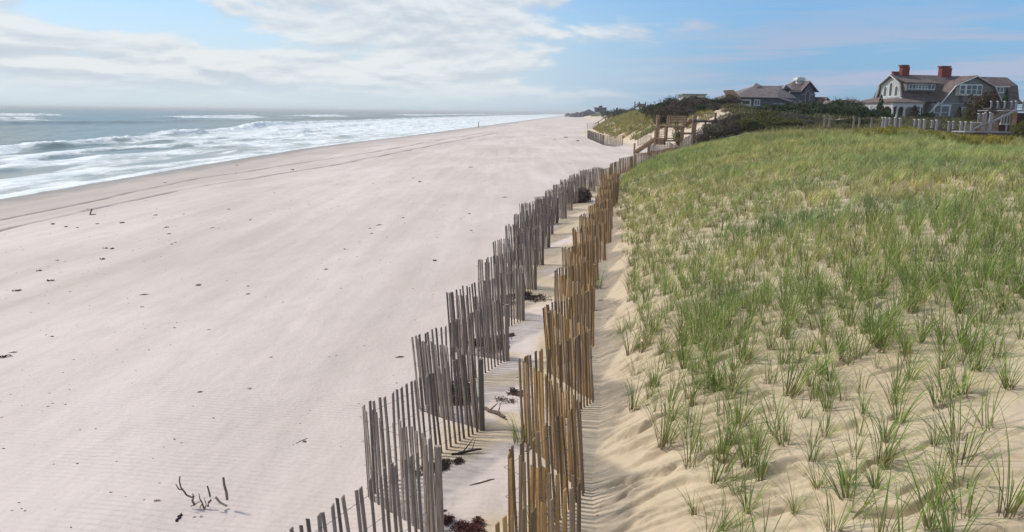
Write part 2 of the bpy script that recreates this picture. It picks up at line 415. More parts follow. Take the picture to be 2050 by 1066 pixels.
def sea_mat():
    m_, N, L, P = new_mat('sea_water')
    geo = N.new('ShaderNodeNewGeometry')

    def noise(scale, detail=6, rough=.6, st=(1, 1, 1), dist=0.):
        mp = N.new('ShaderNodeMapping'); L.new(geo.outputs['Position'], mp.inputs[0]); mp.inputs['Scale'].default_value = st
        n = N.new('ShaderNodeTexNoise'); n.inputs['Scale'].default_value = scale; n.inputs['Detail'].default_value = detail; n.inputs['Roughness'].default_value = rough
        n.inputs['Distortion'].default_value = dist
        L.new(mp.outputs[0], n.inputs['Vector']); return n.outputs['Fac']

    def att(nm):
        a = N.new('ShaderNodeAttribute'); a.attribute_name = nm; return a.outputs['Fac']

    def mm(op, a, b):
        n = N.new('ShaderNodeMath'); n.operation = op
        for i, v in enumerate((a, b)):
            if isinstance(v, (int, float)): n.inputs[i].default_value = v
            else: L.new(v, n.inputs[i])
        return n.outputs[0]

    def mr(v, a, b, c=0., d=1.):
        n = N.new('ShaderNodeMapRange'); n.interpolation_type = 'SMOOTHSTEP'; L.new(v, n.inputs[0])
        for i, q in zip((1, 2, 3, 4), (a, b, c, d)): n.inputs[i].default_value = q
        return n.outputs[0]
    foam_n = mm('ADD', mm('MULTIPLY', noise(.16, 8, .62, (1, .45, 1), .6), .6), mm('MULTIPLY', noise(.7, 6, .7, (1, .35, 1), 1.0), .4))
    fm = mr(mm('ADD', foam_n, att('foam')), .76, 1.00)
    wc = N.new('ShaderNodeMixRGB'); L.new(mr(noise(.02, 4), .35, .65), wc.inputs[0])
    wc.inputs[1].default_value = (.075, .135, .14, 1); wc.inputs[2].default_value = (.12, .18, .17, 1)
    wt = N.new('ShaderNodeMixRGB'); L.new(att('turbid'), wt.inputs[0]); L.new(wc.outputs[0], wt.inputs[1]); wt.inputs[2].default_value = (.27, .30, .27, 1)
    fc = N.new('ShaderNodeMixRGB'); L.new(mr(noise(.45, 7, .7, (1, .4, 1), .5), .35, .65), fc.inputs[0])
    fc.inputs[1].default_value = (.56, .62, .63, 1); fc.inputs[2].default_value = (.86, .88, .88, 1)
    mx = N.new('ShaderNodeMixRGB'); L.new(fm, mx.inputs[0]); L.new(wt.outputs[0], mx.inputs[1]); L.new(fc.outputs[0], mx.inputs[2])
    L.new(mx.outputs[0], P.inputs['Base Color'])
    L.new(mr(fm, 0, 1, .28, .9), P.inputs['Roughness']); P.inputs['IOR'].default_value = 1.33
    L.new(mr(fm, 0, 1, .5, .05), P.inputs['Specular IOR Level'])
    b = N.new('ShaderNodeBump'); b.inputs['Strength'].default_value = .8; b.inputs['Distance'].default_value = .5
    hsum = mm('ADD', mm('MULTIPLY', noise(.35, 6, .62, (1, .35, 1), .4), 1.0), mm('MULTIPLY', fm, .25))
    L.new(hsum, b.inputs['Height']); L.new(b.outputs[0], P.inputs['Normal'])
    return m_


def shingle_mat(name, c1, c2, row=.16):
    """weathered shingles: courses with a shadow-making step, mottled by weather"""
    m_, N, L, P = new_mat(name)
    tc = N.new('ShaderNodeTexCoord'); sp = N.new('ShaderNodeSeparateXYZ'); L.new(tc.outputs['Object'], sp.inputs[0])
    n = N.new('ShaderNodeTexNoise'); n.inputs['Scale'].default_value = 1.1; n.inputs['Detail'].default_value = 7; n.inputs['Roughness'].default_value = .7
    mp = N.new('ShaderNodeMapping'); L.new(tc.outputs['Object'], mp.inputs[0]); mp.inputs['Scale'].default_value = (1, 1, 2.5); L.new(mp.outputs[0], n.inputs['Vector'])
    n2 = N.new('ShaderNodeTexNoise'); n2.inputs['Scale'].default_value = 7; n2.inputs['Detail'].default_value = 2; L.new(mp.outputs[0], n2.inputs['Vector'])
    ad = N.new('ShaderNodeMath'); ad.operation = 'MULTIPLY_ADD'; L.new(n2.outputs['Fac'], ad.inputs[0]); ad.inputs[1].default_value = .6; L.new(n.outputs['Fac'], ad.inputs[2])
    r_ = N.new('ShaderNodeMapRange'); L.new(ad.outputs[0], r_.inputs[0]); r_.inputs[1].default_value = .6; r_.inputs[2].default_value = 1.0
    mx = N.new('ShaderNodeMixRGB'); L.new(r_.outputs[0], mx.inputs[0]); mx.inputs[1].default_value = (*c1, 1); mx.inputs[2].default_value = (*c2, 1)
    L.new(mx.outputs[0], P.inputs['Base Color']); P.inputs['Roughness'].default_value = .85; P.inputs['Specular IOR Level'].default_value = .15
    d = N.new('ShaderNodeMath'); d.operation = 'DIVIDE'; L.new(sp.outputs['Z'], d.inputs[0]); d.inputs[1].default_value = row
    fr = N.new('ShaderNodeMath'); fr.operation = 'FRACT'; L.new(d.outputs[0], fr.inputs[0])
    b = N.new('ShaderNodeBump'); b.inputs['Strength'].default_value = .6; b.inputs['Distance'].default_value = .03; L.new(fr.outputs[0], b.inputs['Height']); L.new(b.outputs[0], P.inputs['Normal'])
    return m_


M = {}
M['sand'] = sand_mat(); M['sea'] = sea_mat(); M['blade'] = blade_mat()
M['grey_wood'] = mat('grey_weathered_wood', (.36, .30, .255), (.17, .135, .11), .85, 5, (6, 6, .8), .3, .42, alt=(.20, .175, .155))
M['gold_wood'] = mat('golden_weathered_wood', (.44, .27, .11), (.21, .13, .065), .8, 4, (6, 6, .8), .3, .5, alt=(.21, .155, .105))
M['deck_wood'] = mat('brown_stair_wood', (.36, .245, .16), (.20, .13, .085), .85, 2.5, (1, 1, 4), .3, .25)
M['grey_deck'] = mat('grey_deck_wood', (.15, .125, .12), (.09, .075, .075), .85, 2.5, (1, 1, 4), .2, .2)
M['wire'] = mat('rusty_wire', (.20, .17, .15), rough=.6, spec=.4)
M['drift'] = mat('driftwood', (.22, .17, .14), (.10, .075, .06), .9, 12, (1, 1, 1), .5, .3)
M['pale_drift'] = mat('pale_driftwood', (.42, .36, .30), (.28, .23, .19), .9, 12, (1, 1, 1), .4, .2)
M['weed'] = mat('dried_seaweed', (.13, .09, .07), (.06, .042, .036), .9, 9, tint=.5)
M['red_weed'] = mat('red_seaweed', (.20, .085, .065), (.09, .04, .035), .8, 9, tint=.5)
M['dark'] = mat('dark_scrap', (.05, .042, .04), (.025, .02, .02), .8)
M['shell'] = mat('white_shell', (.75, .72, .68), rough=.5)
M['white'] = mat('white_trim', (.66, .66, .65), (.56, .57, .57), .55, 1.5)
M['greywhite'] = mat('grey_white_post', (.30, .30, .33), (.23, .23, .26), .6, 3, tint=.1)
M['siding'] = shingle_mat('grey_siding', (.15, .155, .155), (.24, .245, .24))
M['roofshingle'] = shingle_mat('brown_roof_shingles', (.085, .065, .06), (.20, .155, .145), .2)
M['roofgrey'] = shingle_mat('grey_roof_shingles', (.12, .10, .10), (.24, .20, .20), .2)
M['siding2'] = shingle_mat('blue_grey_siding', (.095, .10, .125), (.16, .165, .195))
M['brownwall'] = shingle_mat('brown_shingle_wall', (.06, .038, .03), (.11, .07, .05))
M['thatch'] = mat('rusty_porch_roof', (.17, .105, .07), (.10, .07, .055), .95, 3, (1, 1, 1), .5)
M['brick'] = mat('red_brick', (.24, .06, .045), (.15, .042, .035), .9, 5, (1, 1, 3), .2)
M['brickcap'] = mat('dark_brick_cap', (.20, .055, .045), rough=.9)
M['palewall'] = mat('pale_wall', (.50, .50, .50), (.42, .43, .43), .8, 1)
M['greenroof'] = mat('pale_green_roof', (.20, .27, .26), (.16, .22, .22), .7, 1)
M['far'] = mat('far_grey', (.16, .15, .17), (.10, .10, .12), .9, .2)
M['bark'] = mat('bark', (.13, .10, .085), (.07, .055, .05), .95, 8)


def glass_mat():
    m_, N, L, P = new_mat('window_glass')
    P.inputs['Base Color'].default_value = (.035, .05, .055, 1); P.inputs['Roughness'].default_value = .06; P.inputs['Specular IOR Level'].default_value = .8
    n = N.new('ShaderNodeTexNoise'); n.inputs['Scale'].default_value = .8; b = N.new('ShaderNodeBump'); b.inputs['Strength'].default_value = .15; b.inputs['Distance'].default_value = .05
    L.new(n.outputs['Fac'], b.inputs['Height']); L.new(b.outputs[0], P.inputs['Normal']); return m_


M['glass'] = glass_mat()
# ------------------------------------------------------------------ ground and sea
def tag_struct(o): o['kind'] = 'structure'; return o


def grid_faces(nr, nc):
    i = np.arange(nr - 1)[:, None] * nc + np.arange(nc - 1)[None, :]
    return np.stack([i, i + nc, i + nc + 1, i + 1], -1).reshape(-1, 4)


def smooth_poly(pxs):
    P = [gp(*q) for q in pxs]; P.sort(key=lambda p: p.y)
    return [p.y for p in P], [p.x for p in P]


TRACKS = [(smooth_poly([(-60, 452), (0, 441), (130, 415), (250, 388), (390, 359), (500, 343), (600, 327), (760, 303), (900, 277), (1000, 262)]), .26, 1.0),
          (smooth_poly([(-60, 476), (0, 462), (90, 441), (190, 418), (300, 394), (420, 370), (520, 355), (600, 342), (770, 311), (920, 281), (1020, 263)]), .30, 1.0),
          (smooth_poly([(-60, 436), (0, 427), (80, 413), (200, 397), (330, 371)]), .14, .5),
          (smooth_poly([(-60, 462), (0, 452), (70, 437), (150, 420), (260, 396)]), .16, .45)]


def track_mask(x, Y):
    m_ = np.zeros_like(x)
    for (ty, tx), w, a in TRACKS:
        xs = np.interp(Y, ty, tx) + .25 * (fbm(Y / 7, Y * 0, 71, 2) - .5)
        far = np.clip((Y - 30) / 120, 0, 1)
        d = np.abs(x - xs) / (w * (1 + .8 * far))
        brk = .45 + .55 * ss(.3, .6, fbm(Y / 2.3, x * 0 + w * 9, 77, 3))
        m_ = np.maximum(m_, a * brk * np.exp(-d * d * 1.6) * (Y > ty[0] - 1) * (1 - ss(ty[-1] - 40, ty[-1], Y)))
    return m_


def build_ground():
    R = np.concatenate([np.geomspace(.8, 4, 20, endpoint=False), np.geomspace(4, 15, 560, endpoint=False), np.geomspace(15, 40, 240, endpoint=False), np.geomspace(40, 300, 400, endpoint=False), np.geomspace(300, 12000, 130)])
    A = np.radians(np.concatenate([np.linspace(-115, -60, 50, endpoint=False), np.linspace(-60, 4, 600, endpoint=False), np.linspace(4, 46, 640, endpoint=False), np.linspace(46, 115, 60)]))
    X = (R[:, None] * np.sin(A)[None, :]).ravel(); Y = (R[:, None] * np.cos(A)[None, :]).ravel()
    Z = height(X, Y)
    tm = track_mask(X, Y); Z = Z - tm * .07
    s = X - toe(Y); tocoast = X - shore(Y)
    n = fbm(X / 1.2, Y / 1.2, 15, 3)
    # the strip between the fences and the dune is tan, with white drifts blown over it
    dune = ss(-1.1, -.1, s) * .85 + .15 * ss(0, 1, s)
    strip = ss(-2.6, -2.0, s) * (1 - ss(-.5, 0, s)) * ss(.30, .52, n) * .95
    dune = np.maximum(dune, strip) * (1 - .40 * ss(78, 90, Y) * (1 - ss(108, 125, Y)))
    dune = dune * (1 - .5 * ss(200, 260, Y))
    wet = 1 - ss(0.8, 7.0, tocoast + 3 * (n - .5))
    wet = np.maximum(wet, .35 * (1 - ss(6, 15, tocoast)))
    r_ = np.hypot(X, Y)
    ripple = np.where(s < -1.2, 1.0, .55 * (s < .4)) * (1 - ss(16, 60, r_))
    f = grid_faces(len(R), len(A))
    keep = (tocoast[f].max(1) > -65)
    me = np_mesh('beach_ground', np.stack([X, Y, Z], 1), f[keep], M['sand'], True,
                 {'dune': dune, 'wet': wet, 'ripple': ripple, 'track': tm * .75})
    return tag_struct(link(bpy.data.objects.new('ground', me)))


build_ground()


def sea_fields(X, Y):
    d = shore(Y) - X
    r_ = np.hypot(X, Y)
    wob = (fbm(Y / 45, Y * 0, 81, 3) - .5)
    D1 = np.interp(Y, [0, 50, 106, 150, 184, 230, 290, 400, 600, 1200, 4000], [22, 27, 36, 44, 54, 62, 74, 88, 100, 110, 140]) + wob * 7
    am1 = np.interp(Y, [0, 60, 100, 140, 165, 184, 210, 250, 290, 330, 400, 600], [.5, .6, .9, .95, .5, 1.2, .5, .9, 1.6, .9, 1.0, .9]) * (.75 + .5 * fbm(Y / 14, Y * 0, 82, 3))
    t1 = d - D1
    c1 = np.exp(-np.where(t1 < 0, (t1 / 1.7) ** 2, (t1 / 6.0) ** 2))
    D2 = 146 + (fbm(Y / 140, Y * 0, 83, 3) - .5) * 40
    am2 = 1.5 + 1.2 * (fbm(Y / 60, Y * 0, 84, 3) - .5)
    t2 = d - D2; c2 = np.exp(-np.where(t2 < 0, (t2 / 5.0) ** 2, (t2 / 16.0) ** 2))
    D3 = 255 + (fbm(Y / 170, Y * 0, 85, 3) - .5) * 60
    t3 = d - D3; c3 = np.exp(-np.where(t3 < 0, (t3 / 4.0) ** 2, (t3 / 18.0) ** 2)); on3 = ss(.22, .42, fbm(Y / 130 + 3.1, Y * 0, 86, 2)) * ss(300, 420, Y)
    D4 = 395 + (fbm(Y / 150, Y * 0, 87, 3) - .5) * 50
    t4 = d - D4; c4 = np.exp(-np.where(t4 < 0, (t4 / 4.0) ** 2, (t4 / 22.0) ** 2)); on4 = ss(760, 620, Y) * (Y < 760) * .8 + .6 * ss(.5, .62, fbm(Y / 260, Y * 0, 88, 2)) * (Y > 760)
    swash = np.zeros_like(d)
    trail = np.zeros_like(d)
    for dd, a, sd_ in ((6, .18, 91), (14, .30, 92), (23, .45, 93), (34, .5, 94), (52, .6, 95)):
        q = d - dd - (fbm(Y / 22, Y * 0, sd_, 3) - .5) * 9
        on_ = ss(.35, .55, fbm(Y / (9 + dd * .6), Y * 0, sd_ + 10, 2)); trail = np.maximum(trail, (d < D1) * on_ * np.where(q < 0, np.exp(-(q / .7) ** 2), .75 * np.exp(-q / 3.2) + .25 * np.exp(-q / 9)))
        swash += (d < D1 + 2) * a * np.exp(-np.where(q < 0, (q / .8) ** 2, (q / 3.5) ** 2)) * ss(.35, .6, fbm(Y / 13, Y * 0, sd_ + 10, 2))
    dist = np.clip((d - 2) / 12, 0, 1)
    chop = (fbm(X / 3.0, Y / 7.5, 94, 4) - .5) * .55 * np.clip(d / 25, 0, 1) * (1 - ss(300, 900, r_)) + (fbm(X / 16, Y / 60, 95, 3) - .5) * 1.0 * np.clip(d / 60, 0, 1) * (1 - ss(1200, 4000, r_))
    foam_s = swash * 1.0
    rag = 1 + .9 * (fbm(X / 1.6, Y / 2.2, 96, 4) - .5)
    z = SEA + .04 + am1 * c1 * rag * dist + am2 * c2 + 1.7 * c3 * on3 * rag + 1.9 * c4 * on4 * rag + swash + chop
    z = z - (1 - np.clip((d + 2.5) / 3.0, 0, 1)) * .14
    inner = ss(6, -3, t1) if False else 1 - ss(-2, 7, t1)
    tex = fbm(X / 5, Y / 14, 97, 4)
    bare = ss(.50, .62, fbm(X / 9 + 5, Y / 26, 98, 3)) * .26 * (1 - ss(0, 30, np.abs(t1)))   # greener lanes between the foam
    foam = inner * (.40 + .28 * (tex - .5) + .14 * ss(140, 300, Y)) - inner * ss(.46, .62, fbm(X / 7 + 5, Y / 34, 98, 4)) * .30 * ss(3, 8, d) * (1 - ss(90, 150, Y))
    foam = foam + .24 * trail
    foam = np.maximum(foam, .62 * c1 * np.clip(am1, 0, 1) ** .5)
    foam = np.maximum(foam, .56 * np.exp(-((d - .5) / 2.0) ** 2))
    foam = np.maximum(foam, .60 * on3 * np.exp(-np.where(t3 < 0, (t3 / 26) ** 2, (t3 / 50) ** 2)))
    foam = np.maximum(foam, .62 * on4 * np.exp(-np.where(t4 < 0, (t4 / 22) ** 2, (t4 / 16) ** 2)))
    foam = np.maximum(foam, .30 * ss(.62, .75, fbm(X / 30, Y / 120, 99, 3)) * ss(180, 300, d))
    foam = np.maximum(foam, .34 * np.exp(-(t2 / 4) ** 2) * ss(.5, .68, fbm(Y / 40, Y * 0, 89, 2)))
    turbid = (1 - ss(4, 30, d)) * .7 + .3 * ss(60, 20, d) * 0 + .35 * (1 - ss(60, 260, d))
    return d, z, foam, turbid


def build_sea():
    R = np.concatenate([np.geomspace(34, 700, 430, endpoint=False), np.geomspace(700, 2500, 90, endpoint=False), np.geomspace(2500, 40000, 50)])
    A = np.radians(np.concatenate([np.linspace(-115, -60, 120, endpoint=False), np.linspace(-60, 12, 960)]))
    X = (R[:, None] * np.sin(A)[None, :]).ravel(); Y = (R[:, None] * np.cos(A)[None, :]).ravel()
    d, z, foam, turb = sea_fields(X, Y)
    f = grid_faces(len(R), len(A)); keep = d[f].max(1) > -3.0
    me = np_mesh('sea', np.stack([X, Y, z], 1), f[keep], M['sea'], True, {'foam': foam, 'turbid': turb})
    return tag_struct(link(bpy.data.objects.new('sea', me)))


build_sea()


# ------------------------------------------------------------------ snow fences of pickets and wire
rng = random.Random(7)


def picket_meshes(m_, n, h=1.17):
    res = []
    for k in range(n):
        b = MB(); b.tint = (k + .5) / n
        w = rng.uniform(.031, .038) / 2; t = .006; hh = h + rng.uniform(-.02, .025); top = rng.uniform(-.012, .012)
        bend = rng.uniform(-.012, .012)
        vs = []
        for zz, off, dz in ((-.25, 0, 0), (hh * .5, bend, 0), (hh, 0, 0)):
            for sx, sy in ((-1, -1), (1, -1), (1, 1), (-1, 1)):
                vs.append((sx * w + off, sy * t, zz + (top * sx if zz == hh else 0)))
        fs = [(0, 1, 2, 3), (11, 10, 9, 8)]
        for j in (0, 4):
            for q in range(4): fs.append((j + q, j + (q + 1) % 4, j + 4 + (q + 1) % 4, j + 4 + q))
        b._add(vs, fs); res.append(b.mesh('picket', m_))
    return res


def fence(name, label, cat, pts, m_, posts, pitch=.090, lean=(-.06, 0), group=None, nind=100, h=1.17, jit=1.0, wires=True, tintf=None, order='near'):
    """pts: foot line (x, y); posts: which corners carry a post"""
    base = Vector((pts[0][0], pts[0][1], hz(*pts[0])))
    root = empty(name, base); tag(root, label, cat, group)
    protos = picket_meshes(m_, 14, h)
    spots = []
    for i in range(len(pts) - 1):
        a = Vector(pts[i]); b = Vector(pts[i + 1]); L_ = (b - a).length; n = max(2, int(L_ / pitch))
        ang = math.atan2(b.y - a.y, b.x - a.x)
        for k in range(n):
            t = (k + .3 + rng.uniform(-.07, .07) * jit) / n; p = a.lerp(b, t)
            spots.append((p.x, p.y, ang))
    xs = np.array([q[0] for q in spots]); ys = np.array([q[1] for q in spots]); zs = height(xs, ys)
    r2 = random.Random(11)
    mats_ = []
    segl = Vector((lean[0], lean[1]))
    for (x, y, ang), z in zip(spots, zs):
        wav = math.sin(x * 1.9 + y * 1.3) * .025
        sh = Matrix.Identity(4); sh[0][2] = segl.x + wav + r2.gauss(0, .012) * jit; sh[1][2] = segl.y + r2.gauss(0, .012) * jit
        loc = Matrix.Translation((x - base.x, y - base.y, z - base.z + r2.gauss(0, .013) * jit - .02))
        mats_.append(loc @ sh @ Matrix.Rotation(ang + r2.gauss(0, .12), 4, 'Z'))
    order_idx = sorted(range(len(spots)), key=lambda i: math.hypot(xs[i] - 0, ys[i]) if ys[i] > 4.6 else 1e9)
    ind = set(order_idx[:nind])
    rest = MB()
    for i, mt in enumerate(mats_):
        pr = protos[(i * 5 + r2.randrange(14)) % 14]
        if tintf is None and i in ind:
            o = bpy.data.objects.new('picket', pr); link(o); o.parent = root
            # leaning pickets: rotate instead of shear
            loc = mt.to_translation(); top = mt @ Vector((0, 0, 1)) - loc
            ang = spots[i][2]; q = Vector((0, 0, 1)).rotation_difference(top.normalized()).to_matrix().to_4x4()
            o.matrix_local = Matrix.Translation(loc) @ q @ Matrix.Rotation(ang + r2.gauss(0, .1), 4, 'Z')
        else:
            rest.tint = (i * 7919 % 97) / 97
            rest._add([mt @ v.co for v in pr.vertices], [tuple(p.vertices) for p in pr.polygons])
    if rest.v:
        o = rest.build('pickets', m_, root); o['kind'] = 'stuff'
    for i in posts:
        x, y = pts[i]; z = hz(x, y) - base.z; b = MB(); b.tint = rng.random()
        a = Vector((x - base.x + .03, y - base.y, z - .4)); tt = a + Vector((lean[0] * .5, 0, h + .28))
        b.tube([a, tt], [.042, .036], 8); b.build('post', m_, root)
    if wires:
        for wz in (.12, .42, .72, 1.02):
            b = MB()
            P = []
            for i in range(len(pts) - 1):
                n_ = 4
                for k in range(n_ + (i == len(pts) - 2)):
                    t = k / n_; x = pts[i][0] * (1 - t) + pts[i + 1][0] * t; y = pts[i][1] * (1 - t) + pts[i + 1][1] * t
                    P.append(Vector((x - base.x + lean[0] * wz, y - base.y + lean[1] * wz - .012, hz(x, y) - base.z + wz)))
            b.tube(P, .0028, 3); b.build('wire', M['wire'], root)
    return root


def zigzag(lefts, rights):
    P = []
    for a, b in zip(lefts, rights): P += [a, b]
    return P + list(lefts[len(rights):])


# measured corners: seaward ones from their tops, landward ones from their feet
def topc(px, py, h=1.17, lean=-.07):
    p = on_z(px, py, h); return (float(p[0]) - lean * h, float(p[1]))


def footc(px, py, z=.12): p = on_z(px, py, z); return (float(p[0]), float(p[1]))


gl = [topc(560, 1075), topc(716, 811), topc(823, 672), topc(892, 585), topc(951, 522), topc(986, 483), topc(1010, 452), topc(1025, 430), topc(1040, 408)]
gr = [footc(878, 1085), footc(962, 861), footc(1013, 722), footc(1045, 645), footc(1070, 582), footc(1085, 530), footc(1098, 495), footc(1105, 467), footc(1115, 445)]
gl += [(.98, 30.4), (1.45, 33.0), (1.95, 35.6), (2.5, 38.3), (3.1, 41.0), (3.9, 43.6), (4.9, 46.2)]
gr += [(2.25, 31.7), (2.7, 34.3), (3.2, 36.9), (3.8, 39.6), (4.6, 42.3), (5.4, 44.9)]
gpts = zigzag(gl, gr)
gpts.insert(0, (-3.1, 4.4))
fence('snow_fence', 'weathered grey picket snow fence in zigzag on the open beach side', 'snow fence', gpts, M['grey_wood'],
      [i for i in range(len(gpts)) if i % 2 == 0 or i > 16][1:])

ol = [topc(1003, 945), (.16, 9.35), (.62, 12.1), (.88, 14.9), (1.25, 17.6), (1.75, 20.7), (2.15, 23.4), (2.7, 26.3), (3.3, 29.4), (3.75, 32.5), (4.3, 35.9)]
orr = [footc(1170, 1005), footc(1190, 815), footc(1189, 705), (1.80, 16.2), (2.28, 19.2), (2.80, 21.9), (3.25, 24.7), (3.75, 27.7), (4.2, 31.0), (4.75, 34.2), (5.3, 37.4)]
opts = zigzag(ol, orr)
opts.insert(0, topc(1152, 1001)); opts.insert(0, topc(985, 1090))
tailY = [40, 43, 46, 49, 52, 55, 58, 61, 64, 67, 70, 73, 76]
opts += [(float(toe(np.array([y * 1.0]))[0]) - .25 - (.35 if k % 2 else 0), y) for k, y in enumerate(tailY)]
fence('snow_fence', 'golden brown picket snow fence along the foot of the green dune', 'snow fence', opts, M['gold_wood'],
      [i for i in range(5, len(opts)) if i % 3 == 0], pitch=.076, lean=(-.05, 0))
fence('snow_fence', 'short grey snow fence bending around the wooden beach stairs', 'snow fence',
      [tuple(gp(*q))[:2] for q in ((1276, 292), (1303, 289), (1300, 312), (1318, 310), (1340, 306), (1385, 299))], M['grey_wood'], [0, 2, 5], lean=(0, 0), nind=0, pitch=.10, h=1.25)
fp = [gp(1176, 277), gp(1192, 284), gp(1208, 291), gp(1228, 294), gp(1246, 291)]
fence('snow_fence', 'grey snow fence at the toe of the yellow-green dune farther up the beach', 'snow fence',
      [(p.x, p.y) for p in fp], M['grey_deck'], [0, 2, 4], lean=(0, 0), nind=0, pitch=.11, h=1.5, jit=2)
fence('snow_fence', 'small distant grey snow fence below the far beach stairs', 'snow fence',
      [(22.5, 232), (25, 226), (29, 224)], M['grey_wood'], [0, 1, 2], lean=(0, 0), nind=0, pitch=.25, h=1.9, jit=2, wires=False)

# ------------------------------------------------------------------ beachgrass
nrg = np.random.default_rng(5)
GREEN = np.array([[.125, .215, .042], [.165, .26, .048], [.215, .30, .060], [.10, .19, .060], [.27, .32, .085]])
DRY = np.array([[.46, .41, .24], [.40, .35, .20], [.30, .23, .14]])
YEL = np.array([[.26, .27, .07], [.33, .31, .09], [.22, .25, .06], [.38, .33, .14]])


def tuft(nb, nseg, L=.55, W=.0075, spread=.05, pal=GREEN, dry=.16, lean=(.10, 0), vase=0):
    V = []; Fc = []; Cc = []
    for b in range(nb):
        a = nrg.uniform(0, 2 * math.pi); rr = spread * math.sqrt(nrg.uniform())
        p = np.array([math.cos(a) * rr, math.sin(a) * rr, -.03])
        a2 = a + nrg.normal(0, .7); tilt = abs(nrg.normal(.16, .22)) + .03 + vase * .10
        ln = L * nrg.uniform(.5, 1.15); droop = nrg.uniform(.45, 1.75) * (1 + .4 * (nrg.random() < .25))
        out = np.array([math.cos(a2), math.sin(a2), 0]) + np.array([lean[0], lean[1], 0]) * 3 * nrg.uniform(.3, 1)
        out = out / np.linalg.norm(out)
        side = np.array([-out[1], out[0], 0]); tw = nrg.uniform(-.9, .9); side = side * math.cos(tw) + np.array([0, 0, 1]) * math.sin(tw) * .5
        isdry = nrg.random() < dry
        c = (DRY if isdry else pal)[nrg.integers(0, len(DRY if isdry else pal))] * nrg.uniform(.75, 1.25)
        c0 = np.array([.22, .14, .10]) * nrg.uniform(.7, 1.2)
        base = len(V); ang = tilt
        for k in range(nseg + 1):
            t = k / nseg; w = W * (1 - t ** 2.2 * .93) * .5
            V.append(p - side * w); V.append(p + side * w)
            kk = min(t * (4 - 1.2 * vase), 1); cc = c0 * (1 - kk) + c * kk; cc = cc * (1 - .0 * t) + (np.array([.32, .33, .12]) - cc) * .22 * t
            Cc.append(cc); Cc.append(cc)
            if k < nseg:
                ang = tilt + droop * (t ** 1.7)
                d = out * math.sin(ang) + np.array([0, 0, 1]) * math.cos(ang); p = p + d * ln / nseg
                Fc.append((base + 2 * k, base + 2 * k + 1, base + 2 * k + 3, base + 2 * k + 2))
    return np.array(V), np.array(Fc), np.c_[np.array(Cc), np.ones(len(Cc))]


def scatter(name, protos, xs, ys, scale, label=None, sink=.01, cvar=.18):
    """one mesh of many plants too many to count"""
    zs = height(xs, ys); Vs = []; Fs = []; Cs = []; off = 0
    pid = nrg.integers(0, len(protos), len(xs)); rot = nrg.uniform(-.9, .9, len(xs)) + (nrg.random(len(xs)) < .35) * math.pi
    for k, (V, Fc, Cc) in enumerate(protos):
        idx = np.nonzero(pid == k)[0]
        if not len(idx): continue
        c, s = np.cos(rot[idx])[:, None], np.sin(rot[idx])[:, None]; sc_ = scale[idx][:, None]
        x = (V[None, :, 0] * c - V[None, :, 1] * s) * sc_ + xs[idx][:, None]
        y = (V[None, :, 0] * s + V[None, :, 1] * c) * sc_ + ys[idx][:, None]
        z = V[None, :, 2] * sc_ + zs[idx][:, None] - sink
        Vs.append(np.stack([x, y, z], -1).reshape(-1, 3))
        Fs.append((Fc[None] + (np.arange(len(idx)) * len(V))[:, None, None] + off).reshape(-1, 4)); off += len(idx) * len(V)
        patch = (fbm(xs[idx] / 3.0, ys[idx] / 3.0, 44, 2)[:, None, None] - .5)
        cm = 1 + nrg.normal(0, cvar, len(idx))[:, None, None]
        cc = Cc[None] * cm * (1 + patch * np.array([.75, .4, .35, 0]))
        Cs.append(np.clip(cc, .005, 1).reshape(-1, 4))
    me = np_mesh(name, np.concatenate(Vs), np.concatenate(Fs), M['blade'], True, {'col': np.concatenate(Cs)})
    o = link(bpy.data.objects.new(name, me)); o['kind'] = 'stuff'; o['category'] = 'grass'
    if label: o['label'] = label
    return o


def grass_spots():
    xs = []; ys = []
    y = 2.2; row = 0
    while y < 72:
        st = .36 if y < 15 else .40
        x0 = float(np.interp(y, _toeY, _toeX))
        x = x0 + (row % 2) * st * .5
        xmax = min(y * .86 + 1.5, 52)
        while x < xmax:
            xs.append(x); ys.append(y); x += st
        y += st * .95; row += 1
    xs = np.array(xs); ys = np.array(ys)
    more = (np.hypot(xs, ys) > 9) & (nrg.random(len(xs)) < np.interp(np.hypot(xs, ys), [8, 12, 18, 40], [.15, .70, 1, .95]))
    xs = np.concatenate([xs, xs[more] + .22]); ys = np.concatenate([ys, ys[more] + .2])
    xs = xs + nrg.normal(0, .085, len(xs)); ys = ys + nrg.normal(0, .085, len(ys))
    s = xs - toe(ys)
    r_ = np.hypot(xs, ys)
    s0 = np.interp(ys, [0, 8, 10, 15, 22, 32, 45], [.85, .62, .48, .42, .50, .32, .10])
    p = ss(-.15, .45, s - s0) * np.interp(r_, [0, 7, 10, 14, 20], [.95, .95, .98, .98, .95]) 
    p = p * (.70 + .4 * ss(.25, .5, fbm(xs / 1.1, ys / 1.1, 31, 2)))
    p = np.where((xs > 30.5) & (xs < 34) & (ys > 50) & (ys < 53), 0, p)
    ok = nrg.random(len(xs)) < p
    # nothing nearer than the lower picture edge needs planting
    ok &= r_ > 3.0
    return xs[ok], ys[ok]


gx, gy = grass_spots()
gr_ = np.hypot(gx, gy)
gzz = height(gx, gy)


def to_px(x, y, z):
    v = np.stack([x, y, z - CH], -1); d = v @ _f
    return 1025 + F * (v @ _r) / d, 533 - F * (v @ _u) / d


